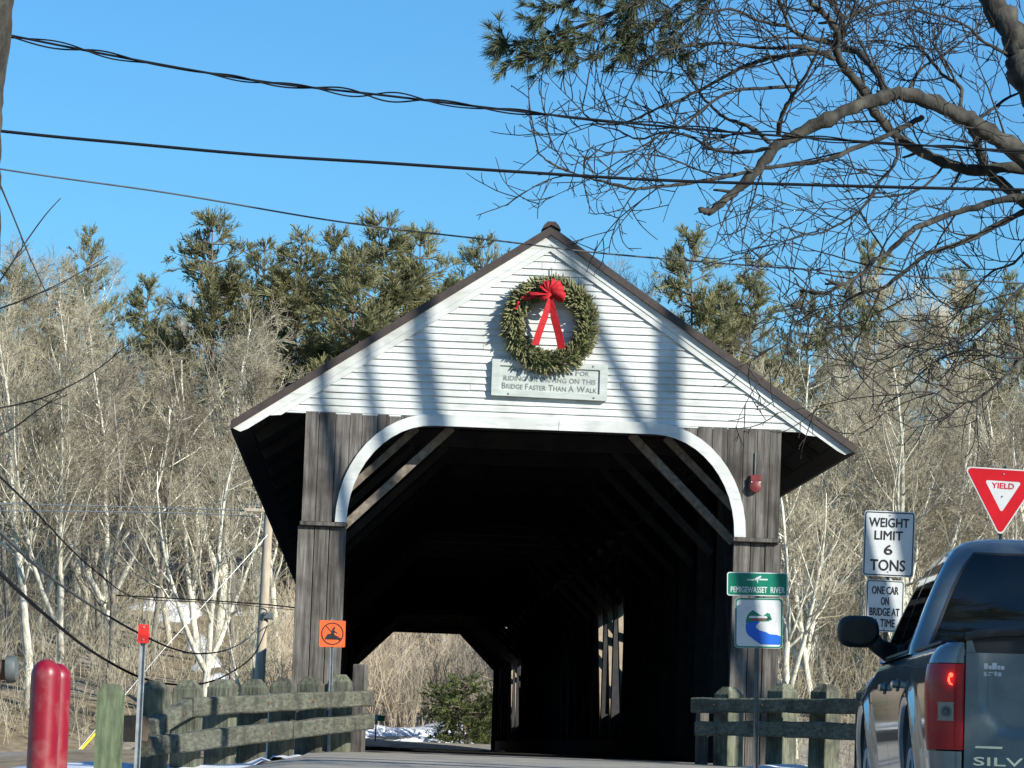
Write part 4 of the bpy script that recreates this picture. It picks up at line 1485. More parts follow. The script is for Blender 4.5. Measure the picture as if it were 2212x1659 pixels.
# door mirrors
for sg in (-1, 1):
    rows = []
    for i in range(1, 12):
        v = math.pi * (i / 12 - .5)
        row = []
        for j in range(24):
            u = 2 * math.pi * j / 24
            sp_ = lambda c_, e: math.copysign(abs(c_) ** e, c_)
            row.append((sg * 1.125 + .140 * sp_(math.cos(v), .6) * sp_(math.cos(u), .75) * sg,
                        3.90 + .085 * sp_(math.cos(v), .6) * sp_(math.sin(u), .6),
                        1.385 + .108 * sp_(math.sin(v), .75) - .015 * sg * 0))
        rows.append(row)
    mb = MB().grid(rows, close=True)
    mb.f.append(tuple(range(24))[::-1])
    mb.f.append(tuple(range(len(mb.v) - 24, len(mb.v))))
    mr_ = mb.build('door_mirror', M['trim'], truck, smooth='all', local=True, recalc=True)
    MB().tube([(sg * 1.03, 3.90, 1.335), (sg * .99, 3.93, 1.295), (sg * .90, 3.96, 1.25)], [.06, .055, .07], 10).build('arm', M['trim'], mr_, smooth='all', local=True)
    mb = MB()
    rows = []
    for r_ in (0.001, .6, 1.0):
        rows.append([(sg * 1.125 + .115 * r_ * math.cos(a), 3.8125 - .002, 1.385 + .085 * r_ * math.sin(a)) for a in np.linspace(0, 2 * math.pi, 25)[:-1]])
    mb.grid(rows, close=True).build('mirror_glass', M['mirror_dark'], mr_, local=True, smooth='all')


# ------------------------------------------------------------------ trees
def rvec(rg):
    while True:
        v = Vector((rg.uniform(-1, 1), rg.uniform(-1, 1), rg.uniform(-1, 1)))
        if .01 < v.length < 1:
            return v.normalized()


def side_dir(rg, d, ang):
    a = rvec(rg)
    s_ = (a - d * a.dot(d)).normalized()
    return (d * math.cos(ang) + s_ * math.sin(ang)).normalized()


def limb(rg, p, d, L, n, wob, trop, curl=0.0):
    pts = [p.copy()]
    d = d.copy()
    ax = rvec(rg) * curl
    for i in range(n):
        if curl: d = (d + ax.cross(d)).normalized()
        d = (d + rvec(rg) * wob + Vector((0, 0, trop))).normalized()
        p = p + d * (L / n)
        pts.append(p.copy())
    return pts


def at_t(pts, t):
    f = t * (len(pts) - 1)
    i = min(int(f), len(pts) - 2)
    return pts[i].lerp(pts[i + 1], f - i), (pts[i + 1] - pts[i]).normalized()


def bare_tree(seed, H=14.0, r=.2, nl=16, lean=.05, start=.28, ang=(25, 55), spread=.42, fork=0, nb=9, ntw=6, twl=1.0, wob0=.09):
    rg = random.Random(seed)
    mt, mc = MB(), MB()
    d0 = Vector((rg.uniform(-lean, lean), rg.uniform(-lean, lean), 1)).normalized()
    stems = [(limb(rg, Vector((0, 0, -.4)), d0, H, 12, wob0, .02), r)]
    if fork:
        p, d = at_t(stems[0][0], .22)
        for q in range(fork):
            stems.append((limb(rg, p, side_dir(rg, d, R(rg.uniform(15, 32))), H * rg.uniform(.6, .75), 10, .10, .05), r * .7))
    for pts, rr in stems:
        k = len(pts)
        mt.tube(pts, [rr * (1 - .9 * (i / (k - 1)) ** .9) + .008 for i in range(k)], 8)
        for q in range(nl if pts is stems[0][0] else nl // 2):
            t = start + (.98 - start) * ((q + rg.random()) / nl) if pts is stems[0][0] else rg.uniform(.25, .98)
            p, d = at_t(pts, t)
            L1 = H * spread * (1.05 - .72 * t) * rg.uniform(.65, 1.25)
            r1 = max(.014, rr * (1 - .9 * t) * rg.uniform(.35, .6))
            b1 = limb(rg, p, side_dir(rg, d, R(rg.uniform(*ang))), L1, 7, .17, .09)
            mt.tube(b1, [r1 * (1 - .85 * i / 7) + .005 for i in range(8)], 5)
            for q2 in range(nb):
                t2 = .2 + .8 * (q2 + rg.random()) / nb
                p2, d2 = at_t(b1, min(t2, 1))
                L2 = L1 * rg.uniform(.22, .45) * (1.15 - .6 * t2) + .3
                b2 = limb(rg, p2, side_dir(rg, d2, R(rg.uniform(28, 60))), L2, 4, .20, .10)
                r2 = max(.008, r1 * (1 - .8 * t2) * .5)
                mc.tube(b2, [r2, r2 * .85, r2 * .7, r2 * .5, .004], 4, cap=False)
                for q3 in range(ntw):
                    t3 = .2 + .8 * (q3 + rg.random()) / ntw
                    p3, d3 = at_t(b2, min(1, t3))
                    L3 = rg.uniform(.35, .85) * twl
                    b3 = limb(rg, p3, side_dir(rg, d3, R(rg.uniform(25, 55))), L3, 2, .22, .10)
                    mc.tube(b3, [.0105, .0085, .005], 3, cap=False)
                    for q4 in range(3):
                        p4, d4 = at_t(b3, rg.uniform(.2, 1))
                        e4 = p4 + side_dir(rg, d4, R(rg.uniform(25, 55))) * rg.uniform(.15, .4) * twl
                        mc.tube([p4, e4], [.0078, .0045], 3, cap=False)
    return mt, mc


def tree_thing(name, mt, mc, tm, cm, crown_name='crown'):
    root = empty(name, (0, 0, 0))
    mt.build('trunk', tm, root, smooth='all')
    mc.build(crown_name, cm, root)
    return root


used = {}


def put(proto, key, x, y, z, sc, rz, label, cat, group=None, tilt=(0, 0), szf=1.0):
    if key not in used:
        o = proto
        used[key] = True
    else:
        o = copy_tree(proto)
    o.location = (x, y, z)
    o.rotation_euler = (tilt[0], tilt[1], rz)
    o.scale = (sc, sc, sc * szf)
    for kk in ('group',):
        if kk in o: del o[kk]
    tag(o, label, cat, group)
    return o


BARE = [
    tree_thing('bare_tree', *bare_tree(101, 15, .20, 15, .05, .30), M['bark_pale'], M['twig']),
    tree_thing('bare_tree', *bare_tree(102, 14, .17, 16, .12, .22, (20, 45), .40, 1), M['bark_pale'], M['twig']),
    tree_thing('bare_tree', *bare_tree(103, 13, .16, 16, .10, .20, (25, 60), .48), M['bark_grey'], M['twig_dark']),
    tree_thing('bare_tree', *bare_tree(104, 15, .22, 15, .08, .34, (30, 60), .45, 2), M['bark_pale'], M['twig']),
    tree_thing('bare_tree', *bare_tree(105, 12, .12, 18, .16, .15, (20, 50), .42, 1), M['bark_pale'], M['twig']),
    tree_thing('bare_tree', *bare_tree(106, 16, .18, 17, .06, .38, (25, 50), .36), M['bark_grey'], M['twig']),
]
NBARE = len(BARE)


def put_bare(i, px, D, sc, label, group=None, rz=None, tilt=(0, 0), rg=random.Random(77), szf=1.0):
    p = P(px, 1500, D)
    z_ = ground_z(p.x, p.y)
    return put(BARE[i], ('b', i), p.x, p.y, z_ - .1, sc, rg.uniform(0, 6.28) if rz is None else rz, label, 'tree', group, tilt, szf)


# named trees in front
put_bare(0, 62, 139, 1.02, 'tall straight pale tree rising at left edge behind the red bollards', tilt=(0, -.03))
put_bare(1, 128, 141, .98, 'pale double-stemmed bare tree just right of the left-edge tree')
put_bare(3, 428, 137, .78, 'pale forked bare tree beside the snow bank, left of the pole', rz=.6)
put_bare(2, 232, 143, .95, 'slender pale bare tree behind the red reflector post')
put_bare(1, 552, 134, .55, 'small twisted bare tree standing just left of the utility pole', rz=2.0)
put_bare(3, 1722, 137, .80, 'pale forked bare tree right beside the right portal post', rz=2.4)
put_bare(1, 1765, 140, .90, 'leaning pale bare tree between portal post and weight sign', rz=1.0, tilt=(0, .08))
put_bare(3, 1965, 141, 1.0, 'tall pale bare tree forking above the weight limit sign', rz=4.0)
put_bare(2, 2150, 139, .95, 'pale bare tree behind the yield sign', rz=.3)
# thickets
rgt = random.Random(99)
for k_ in range(15):
    put_bare(rgt.randrange(NBARE), -90 + 50 * k_ + rgt.uniform(-18, 18), rgt.uniform(142, 158), rgt.uniform(.78, 1.0), 'bare grey tree in the thicket left of the bridge', 'bare thicket left of the bridge')
for k_ in range(13):
    put_bare(rgt.randrange(NBARE), 1690 + 50 * k_ + rgt.uniform(-18, 18), rgt.uniform(142, 158), rgt.uniform(.75, .98), 'bare grey tree in the thicket right of the bridge', 'bare thicket right of the bridge')
for k_ in range(30):
    put_bare(rgt.randrange(NBARE), -120 + 84 * k_ + rgt.uniform(-30, 30), rgt.uniform(160, 182), rgt.uniform(.85, 1.02), 'bare tree on the slope behind the front thickets', 'bare trees on the slope')
for k_ in range(22):
    put_bare(rgt.randrange(NBARE), -140 + 116 * k_ + rgt.uniform(-40, 40), rgt.uniform(188, 212), rgt.uniform(.8, .98), 'hazy bare tree on the ridge against the sky', 'bare trees on the ridge')


def pine_tree(seed, H=17.0, wide=3.3, z0=.12, dens=1.7, blade=(.27, .034), droop=0.0, gap=.52, tr_=.20):
    rg = random.Random(seed)
    mt, mc = MB(), MB()
    tr = limb(rg, Vector((0, 0, -.4)), Vector((0, 0, 1)), H, 14, .03, .06)
    mt.tube(tr, [tr_ * (1 - i / 14) + .012 for i in range(15)], 8)
    nwh = int(H / gap)
    for w_ in range(nwh):
        t = z0 + (1 - z0) * (w_ + rg.random() * .6) / nwh
        t = min(t, .995)
        p, d = at_t(tr, t)
        prof = wide * (min(1, (1 - t) * 2.6) ** .75) * (.55 + .45 * math.sin(min(1, t * 1.4) * math.pi * .5))
        for q in range(rg.choice((4, 5, 5, 6))):
            if rg.random() < .12: continue
            a = rg.uniform(0, 6.28)
            L = max(.35, prof * rg.uniform(.55, 1.15))
            el = rg.uniform(.05, .45) + .5 * max(0, t - .75)
            dr = Vector((math.cos(a), math.sin(a), el - droop)).normalized()
            br = limb(rg, p, dr, L, 5, .10, .05 - droop * .2)
            mt.tube(br, [.035 * (1 - i / 5.5) + .006 for i in range(6)], 4, cap=False)
            nclu = max(3, int(L / .20 * dens))
            for c_ in range(nclu):
                tt = .25 + .75 * (c_ + rg.random()) / nclu
                pp_, dd = at_t(br, min(1, tt))
                sd = side_dir(rg, dd, R(rg.uniform(10, 75)))
                sd = (sd + Vector((0, 0, .30 - droop))).normalized()
                Lt = rg.uniform(.15, .65)
                pe = pp_ + sd * Lt
                for b_ in range(17):
                    o_ = pp_.lerp(pe, rg.uniform(.2, 1.05))
                    bd = (sd * rg.uniform(.6, 1.5) + rvec(rg) * .70 + Vector((0, 0, .25 - droop))).normalized()
                    wv = bd.cross(rvec(rg)).normalized() * (blade[1] * rg.uniform(.6, 1.3))
                    e_ = o_ + bd * (blade[0] * rg.uniform(.6, 1.4))
                    b0 = len(mc.v)
                    mc.v += [tuple(o_ - wv * .4), tuple(o_ + wv * .4), tuple(e_ + wv * .5), tuple(e_ - wv * .5)]
                    mc.f.append((b0, b0 + 1, b0 + 2, b0 + 3))
    return mt, mc


PINE = [tree_thing('pine_tree', *pine_tree(201), M['bark_pine'], M['pine'], 'foliage'),
        tree_thing('pine_tree', *pine_tree(202, 17, 2.6, .15), M['bark_pine'], M['pine'], 'foliage'),
        tree_thing('pine_tree', *pine_tree(203, 16, 3.8, .2, .9), M['bark_pine'], M['pine'], 'foliage')]


def put_pine(i, px, py, D, label, wide=1.0, group=None, rz=0.0):
    t_ = P(px, py, D)
    z_ = ground_z(t_.x, t_.y)
    h = (t_.z - z_) / (16.6 if i != 2 else 15.6)
    o = put(PINE[i], ('p', i), t_.x, t_.y, z_, h, rz, label, 'tree', group)
    o.scale = (h * wide, h * wide, h)
    return o


for i, (k_, px, py, D, wd, lb) in enumerate((
        (0, 475, 462, 172, .95, 'tallest pine on the ridge, left of the gable'), (2, 560, 530, 178, .8, 'low dense pine just right of the tallest left pine'),
        (1, 640, 512, 174, 1.1, 'broad dark pine above the middle of the left roof slope'), (0, 715, 500, 184, .8, 'narrow pine behind the broad dark pine, left roof slope'),
        (1, 835, 478, 172, 1.25, 'tall pointed pine crossed by the thin cable left of the peak'), (0, 925, 494, 182, .95, 'plumed pine just left of the gable peak'),
        (2, 1030, 522, 188, .85, 'smaller pine touching the left roof edge near the peak'), (2, 195, 500, 190, .55, 'slim sparse pine top at far left against the sky'),
        (0, 20, 575, 178, .9, 'olive pine at the left edge of the ridge'), (1, 775, 560, 168, 1.1, 'bushy pine low behind the left roof slope'),
        (0, 1508, 498, 172, .85, 'lone feathery pine just right of the gable'), (1, 1625, 570, 178, 1.0, 'dark pine behind the hanging oak twigs, right of the lone pine'),
        (2, 1885, 530, 186, .75, 'pine seen through the oak branches on the right ridge'), (0, 2060, 585, 188, .9, 'dim pine near right edge behind oak branches'),
        (1, 2190, 600, 184, .8, 'pine at the right edge of the ridge'), (0, 330, 600, 186, .8, 'half-hidden pine among bare crowns left of the tallest pine'),
        (2, 1740, 640, 182, .85, 'low olive pine above the right eave'), (1, 110, 640, 182, .9, 'low olive pine behind bare crowns near left edge'))):
    put_pine(k_, px, py, D, lb, wd * (1.12 if px < 1100 else 1.05), None, rz=i * 1.3)

# hemlock bush, leaning birch, dead shrub and road sign seen through the far end
hb = pine_tree(211, 3.0, 1.75, .03, 1.6, (.12, .034), .14, .15, .05)
hm = tree_thing('hemlock_bush', *hb, M['bark_pine'], M['hemlock'], 'foliage')
p = P(1000, 1600, 141)
hm.location = (p.x, p.y, ground_z(p.x, p.y) - .1)
tag(hm, 'round green hemlock bush framed by the far bridge opening', 'bush')
hm2 = copy_tree(hm)
p = P(1062, 1600, 144)
hm2.location = (p.x, p.y, ground_z(p.x, p.y) - .1)
hm2.scale = (.8, .8, .62)
tag(hm2, 'small dark hemlock at the right jamb of the far opening', 'bush')
bt, bc = bare_tree(301, 7.5, .075, 9, .02, .35, (30, 60), .3, 0, 5, 4)
lb_ = tree_thing('leaning_birch', bt, bc, mat('birch_bark', (.72, .70, .64), (.50, .48, .43), rough=.8, scale=(1, 1, 6), nscale=3), M['twig'])
p = P(1085, 1575, 141.5)
lb_.location = (p.x, p.y, p.z - .2)
lb_.rotation_euler = (0, -.22, .4)
tag(lb_, 'thin leaning white birch seen through the far opening', 'tree')
dt_, dc_ = bare_tree(302, 3.6, .09, 6, .05, .3, (30, 60), .5, 2, 3, 2)
ds = tree_thing('dead_shrub', dt_, dc_, M['bark_dark'], M['oak_twig'])
p = P(978, 1590, 143)
ds.location = (p.x, p.y, ground_z(p.x, p.y))
ds.scale = (.8, .8, .95)
tag(ds, 'dark bare shrub rising behind the hemlock through the far opening', 'shrub')
c, F = sign_frame(813, 1551, 139.5, R(-3), R(-1))
s = empty('street_name_sign', (c.x, c.y, ground_z(c.x, c.y)))
tag(s, 'tiny green street sign at left inside the far opening', 'road sign')
MB().prism(rrect(.66, .22, .02), 0, .004, F).build('panel', M['sign_green'], s, recalc=True)
MB().prism(rrect(.36, .15, .02, 5, -.12, .01), .005, .007, F).build('reflective_patch', M['faded'], s, recalc=True)
channel_post(F, .13, ground_z(c.x, c.y) - .2, s, 'galv', w=.06)

# undergrowth: brown stems on the far banks
rgu = random.Random(55)
for nm, mt_, n_, xr_, yr_, hr_ in (('brown_undergrowth', 'twig_red', 1500, (-6, 9), (95, 118), (1.6, 4.6)), ('grey_undergrowth', 'twig', 2100, (-34, -3), (86, 125), (1.2, 4.0)), ('grey_undergrowth', 'twig', 2300, (5, 34), (84, 125), (1.2, 4.5))):
    mb = MB()
    for k_ in range(n_):
        x, y = rgu.uniform(*xr_), rgu.uniform(*yr_)
        if abs(x - (y - 88) / 20) < 2.6 and y < 98.5: continue
        h = rgu.uniform(*hr_)
        vv = Vector((x, y, 1.0)) - CAM
        qx = 1106 + FPX * vv.dot(RT) / vv.dot(fw)
        if (405 < qx < 492 or 320 < qx < 400) and rgu.random() < .8: h *= .25
        p0 = Vector((x, y, ground_z(x, y) - .1))
        d = (Vector((rgu.uniform(-.35, .35), rgu.uniform(-.35, .35), 1))).normalized()
        b1 = limb(rgu, p0, d, h, 4, .14, .03)
        r_ = rgu.uniform(.010, .026)
        mb.tube(b1, [r_, r_ * .85, r_ * .65, r_ * .45, .004], 3, cap=False)
        for q in range(8):
            p2, d2 = at_t(b1, rgu.uniform(.2, 1))
            b2 = limb(rgu, p2, side_dir(rgu, d2, R(rgu.uniform(20, 65))), h * rgu.uniform(.15, .42), 2, .25, .03)
            mb.tube(b2, [.009, .007, .004], 3, cap=False)
    o = mb.build(nm, M[mt_])
    tag(o, 'tangle of %s leafless brush on the far bank%s' % (('brown', ' straight ahead') if 'brown' in nm else ('grey', ' to the left' if xr_[0] < 0 else ' to the right')), 'brush', kind='stuff')

# ------------------------------------------------------------------ the near oak
rgo = random.Random(7)
oak_t, oak_c = MB(), MB()
DO = 31.0
LIMBS = [
    # (points px, r px start, r px end, depth offset start, end, twig density)
    ([(2450, 1750), (2440, 1300), (2425, 900), (2400, 640), (2340, 430), (2262, 260), (2226, 180), (2207, 115), (2183, 65), (2145, 0), (2090, -110), (2030, -280), (1990, -480)], 58, 16, 0, .6, 4),
    ([(2410, 700), (2330, 470), (2260, 385), (2208, 337), (2158, 300), (2108, 267), (2058, 240), (1958, 203), (1892, 213), (1808, 247), (1725, 290), (1675, 320), (1625, 377), (1575, 423), (1532, 457), (1514, 449)], 25, 6, 0, -1.2, 18),
    ([(1868, 202), (1828, 150), (1805, 110), (1808, 67), (1775, 27), (1748, 0), (1700, -60), (1660, -140)], 10, 4, -.5, -1.4, 14),
    ([(1912, 195), (1888, 147), (1852, 113), (1822, 93), (1818, 43), (1802, 0), (1790, -80)], 9, 4, -.5, .6, 12),
    ([(2290, 400), (2208, 362), (2108, 367), (2042, 353), (1975, 320), (1925, 283), (1885, 233), (1868, 190)], 14, 8, .2, -.2, 12),
    ([(2330, 520), (2250, 465), (2212, 437), (2168, 400), (2128, 357), (2108, 300), (2098, 262)], 14, 8, .0, .2, 6),
    ([(2400, 640), (2300, 420), (2208, 423), (2108, 447), (2025, 473), (1968, 500), (1918, 547), (1892, 560), (1858, 593), (1818, 616), (1782, 633), (1740, 628), (1715, 600)], 9, 1.6, .0, -1.0, 16),
    ([(2380, 620), (2290, 440), (2208, 460), (2142, 493), (2085, 520), (2008, 547), (1958, 583), (1908, 620), (1842, 640), (1818, 670), (1808, 703), (1775, 736)], 8, 1.6, .2, -.6, 16),
    ([(1782, 633), (1735, 628), (1732, 640), (1715, 680), (1705, 726), (1695, 766), (1672, 820)], 3, 1.2, -.9, -1.0, 6),
    ([(1992, 253), (1942, 280), (1842, 323), (1775, 347), (1675, 360), (1558, 383), (1475, 397), (1420, 403), (1370, 408), (1287, 388), (1237, 373), (1187, 350), (1159, 325)], 6, 1.5, -.3, -1.8, 22),
    ([(1805, 93), (1742, 80), (1705, 57), (1682, 0), (1660, -60)], 6, 2.5, -.8, -1.6, 12),
    ([(1802, 127), (1742, 103), (1642, 103), (1558, 93), (1475, 100), (1420, 118), (1370, 150)], 5, 1.5, -.8, -1.9, 18),
    ([(1795, 115), (1692, 120), (1625, 137), (1575, 160), (1475, 213), (1420, 235), (1360, 262), (1300, 268), (1262, 245), (1252, 195)], 5, 1.2, -.8, -1.2, 22),
    ([(1682, 290), (1688, 253), (1708, 213), (1725, 187), (1765, 117), (1780, 60)], 6, 2, -1, -1.6, 12),
    ([(1662, 308), (1625, 277), (1565, 253), (1525, 217), (1492, 170), (1450, 120)], 5, 1.5, -1.1, -.4, 16),
    ([(2185, 120), (2125, 90), (2075, 50), (1975, 23), (1900, 30), (1850, 50)], 4, 1.2, .3, -.3, 16),
    ([(2075, 232), (2075, 187), (2035, 160), (1995, 113), (1965, 100), (1930, 112)], 5, 1.5, -.2, .6, 16),
    ([(2108, 262), (2145, 233), (2212, 193), (2290, 150)], 4, 2, -.1, .8, 8),
    ([(1935, 300), (1935, 347), (1895, 400), (1865, 447), (1808, 487), (1758, 507), (1720, 500), (1682, 483)], 4, 1.2, -.4, -1.0, 12),
    ([(2290, 540), (2208, 620), (2175, 653), (2135, 696), (2042, 743), (1985, 735), (1930, 750)], 4, 1.2, .2, -.6, 14),
    ([(2330, 640), (2260, 740), (2212, 770), (2165, 772), (2108, 756), (2040, 770), (1985, 800)], 4, 1.2, .2, -.5, 12),
    ([(2200, 772), (2172, 813), (2108, 863), (2060, 870), (2008, 846), (1925, 853), (1880, 840)], 3, 1.0, .0, -.8, 12),
    ([(1725, 187), (1660, 190), (1590, 195), (1530, 225), (1480, 270), (1430, 290), (1375, 322), (1318, 330), (1280, 320)], 4, 1.2, -1.1, -2, 20),
    ([(1668, 318), (1600, 330), (1540, 322), (1500, 300), (1440, 285), (1380, 300), (1330, 280), (1275, 270)], 4, 1.2, -1.2, -.5, 18),
    ([(1818, 43), (1880, 15), (1950, -5), (2010, -30)], 5, 2, .2, 1.2, 12),
    ([(1958, 203), (1990, 150), (2050, 110), (2110, 60), (2150, 20)], 4, 1.2, .3, 1.4, 14),
    ([(1705, 57), (1640, 45), (1580, 20), (1520, 30), (1470, 10)], 4, 1.2, -1.4, -2, 14),
    ([(2042, 353), (2000, 400), (1950, 420), (1890, 425), (1850, 405)], 3, 1, .0, -.6, 10),
    ([(2208, 423), (2230, 500), (2200, 560), (2140, 590), (2090, 640), (2040, 660)], 4, 1, .0, .8, 12),
]
K = DO / FPX
for li, (pl, ra, rb, da, db, nt_) in enumerate(LIMBS):
    n_ = len(pl)
    pts = [P(x, y, DO + da + (db - da) * i / (n_ - 1) + rgo.uniform(-.08, .08) * (i > 0)) for i, (x, y) in enumerate(pl)]
    sp = spline(pts, 5)
    # small kinks
    sp = [p_ + (RT * rgo.uniform(-1, 1) + UP * rgo.uniform(-1, 1)) * K * (ra * .10 + 1.0) * (0 < i < len(sp) - 1) for i, p_ in enumerate(sp)]
    m_ = len(sp)
    rad = [K * (ra + (rb - ra) * i / (m_ - 1)) * (1 + rgo.uniform(-.13, .13) + (.28 if rgo.random() < .10 else 0)) for i in range(m_)]
    if ra >= 9 and li > 0:
        for q in range(5):
            ps, dsd = at_t(sp, rgo.uniform(.25, .85))
            sd_ = side_dir(rgo, dsd, R(rgo.uniform(50, 80)))
            oak_t.tube(limb(rgo, ps, sd_, rgo.uniform(.09, .22), 3, .2, 0), [K * 4.2, K * 3.4, K * 3.0, K * 2.2], 6)
    (oak_t if ra >= 5 else oak_c).tube(sp, rad, 10 if ra > 9 else 7)
    if li == 0: 
        nt_ = 0
    nt_ = int(nt_ * (.48 if min(q_[0] for q_ in pl) < 1500 else .72))
    for q in range(nt_):
        t = .12 + .88 * (q + rgo.random()) / nt_
        p1, d1 = at_t(sp, min(t, .999))
        if li == 1 and t > .88: continue
        L1 = rgo.uniform(.35, 1.15)
        dd = side_dir(rgo, d1, R(rgo.uniform(35, 70)))
        dd = (dd - RT * .25 + Vector((0, 0, .05))).normalized()
        b1 = limb(rgo, p1, dd, L1, 7, .11, .02, .11)
        r1 = min(K * 2.4, rad[min(int(t * m_), m_ - 1)] * .5)
        r1 = max(r1, .0062)
        oak_c.tube(b1, [r1 * (1 - .65 * i / 7) for i in range(8)], 4, cap=False)
        for q2 in range(5):
            t2 = .15 + .85 * (q2 + rgo.random()) / 5
            p2, d2 = at_t(b1, min(1, t2))
            L2 = rgo.uniform(.18, .52)
            b2 = limb(rgo, p2, side_dir(rgo, d2, R(rgo.uniform(35, 65))), L2, 5, .09, .06, .14)
            oak_c.tube(b2, [.0056, .0053, .0050, .0046, .0042, .0036], 3, cap=False)
            for q3 in range(2):
                p3, d3 = at_t(b2, rgo.uniform(.2, 1))
                L3 = rgo.uniform(.06, .18)
                b3 = limb(rgo, p3, side_dir(rgo, d3, R(rgo.uniform(30, 60))), L3, 3, .12, .10, .18)
                oak_c.tube(b3, [.0042, .004, .0037, .003], 3, cap=False)
ob_ = P(2450, 1750, DO)
oak = empty('oak_tree', (ob_.x, ob_.y, ground_z(ob_.x, ob_.y)))
tag(oak, 'gnarled leafless oak spreading dark branches across the upper right sky', 'tree')
oak_t.build('trunk', M['bark_dark'], oak, smooth='all')
oak_c.build('crown', M['oak_twig'], oak, smooth='all')
mb = MB()
for px, py in ((1716, 212), (1700, 218), (1940, 2), (1990, 330), (1960, 293), (2060, 335), (1790, 225)):
    c_ = P(px, py, DO - 1.0)
    a_ = side_dir(rgo, Vector((0, 0, -1)), .5) * .05
    b_ = side_dir(rgo, Vector((1, 0, 0)), 1.0) * .02
    mb.add([c_, c_ + a_ * .5 + b_, c_ + a_, c_ + a_ * .5 - b_], [(0, 1, 2, 3)])
mb.build('dead_leaves', M['endgrain'], oak)

# near pine: trunk out of the frame, one long bough over the sky
rgp = random.Random(17)
npt, npn = MB(), MB()
DP = 29.5
tb = P(2620, 1760, DP + 2.0)
trk = [Vector((tb.x, tb.y, ground_z(tb.x, tb.y) - .3)), Vector((tb.x - .1, tb.y, 4)), Vector((tb.x - .1, tb.y, 8)), Vector((tb.x, tb.y, 13.5))]
npt.tube(spline(trk, 6), [.24 * (1 - .85 * i / 18) for i in range(19)], 10)
BOUGHS = [
    ([(2610, -420, 31.5), (2250, -330, 31), (1900, -190, 30.4), (1640, -90, 30), (1450, -25, 29.7), (1330, 25, 29.5), (1240, 62, 29.4), (1170, 85, 29.4), (1110, 98, 29.4), (1088, 92, 29.4)], 14),
    ([(1640, -90, 30), (1560, -20, 29.8), (1490, 40, 29.7), (1450, 85, 29.6), (1470, 120, 29.5)], 7),
    ([(1560, -60, 30), (1450, 20, 30), (1400, 70, 29.9), (1330, 105, 29.8), (1240, 140, 29.7)], 6),
    ([(1450, -25, 29.7), (1330, -20, 29.4), (1230, 5, 29.2), (1170, 45, 29.2)], 5),
    ([(1330, 25, 29.5), (1270, 75, 29.3), (1200, 115, 29.2), (1130, 125, 29.2)], 4),
    ([(1450, 20, 30), (1400, -10, 30.2), (1330, -40, 30.2), (1290, -30, 30)], 4),
    ([(1400, -40, 29.8), (1370, 10, 29.8), (1345, 60, 29.9), (1360, 100, 30)], 4),
]
KP = DP / FPX
tufts = []
for bi, (pl, ra) in enumerate(BOUGHS):
    sp = spline([P(*q) for q in pl], 6)
    m_ = len(sp)
    npt.tube(sp, [KP * (ra * (1 - .85 * i / (m_ - 1)) + .8) * .55 for i in range(m_)], 6)
    n_ = 40 if bi == 0 else 30
    for q in range(n_):
        t = (.45 if bi == 0 else .15) + (.55 if bi == 0 else .85) * (q + rgp.random()) / n_
        p1, d1 = at_t(sp, min(.999, t))
        dd = (side_dir(rgp, d1, R(rgp.uniform(20, 60))) + Vector((0, 0, .05)) - RT * .15).normalized()
        b1 = limb(rgp, p1, dd, rgp.uniform(.10, .30), 3, .2, .05)
        npt.tube(b1, [.005, .0045, .004, .003], 4, cap=False)
        tufts.append((b1[-1], (b1[-1] - b1[-2]).normalized()))
        if rgp.random() < .5: tufts.append((b1[1], (dd + rvec(rgp) * .5).normalized()))
    tufts.append((sp[-1], (sp[-1] - sp[-2]).normalized()))
for c_, d_ in tufts:
    for q in range(34):
        bd = (d_ * rgp.uniform(.6, 1.5) + rvec(rgp) * .75 + Vector((0, 0, -.12))).normalized()
        L = rgp.uniform(.08, .135)
        o_ = c_ - d_ * rgp.uniform(0, .05)
        wv = bd.cross(rvec(rgp)).normalized() * .0032
        mid = o_ + bd * L * .55
        e_ = o_ + bd * L + Vector((0, 0, -.006))
        b0 = len(npn.v)
        npn.v += [tuple(o_ - wv), tuple(o_ + wv), tuple(mid + wv), tuple(mid - wv), tuple(e_)]
        npn.f += [(b0, b0 + 1, b0 + 2, b0 + 3), (b0 + 3, b0 + 2, b0 + 4)]
npine = empty('near_pine', (tb.x, tb.y, ground_z(tb.x, tb.y)))
tag(npine, 'long-needled pine bough hanging in from the top of the sky', 'tree')
npt.build('trunk', M['bark_dark'], npine, smooth='all')
npn.build('needles', M['pine_near'], npine)

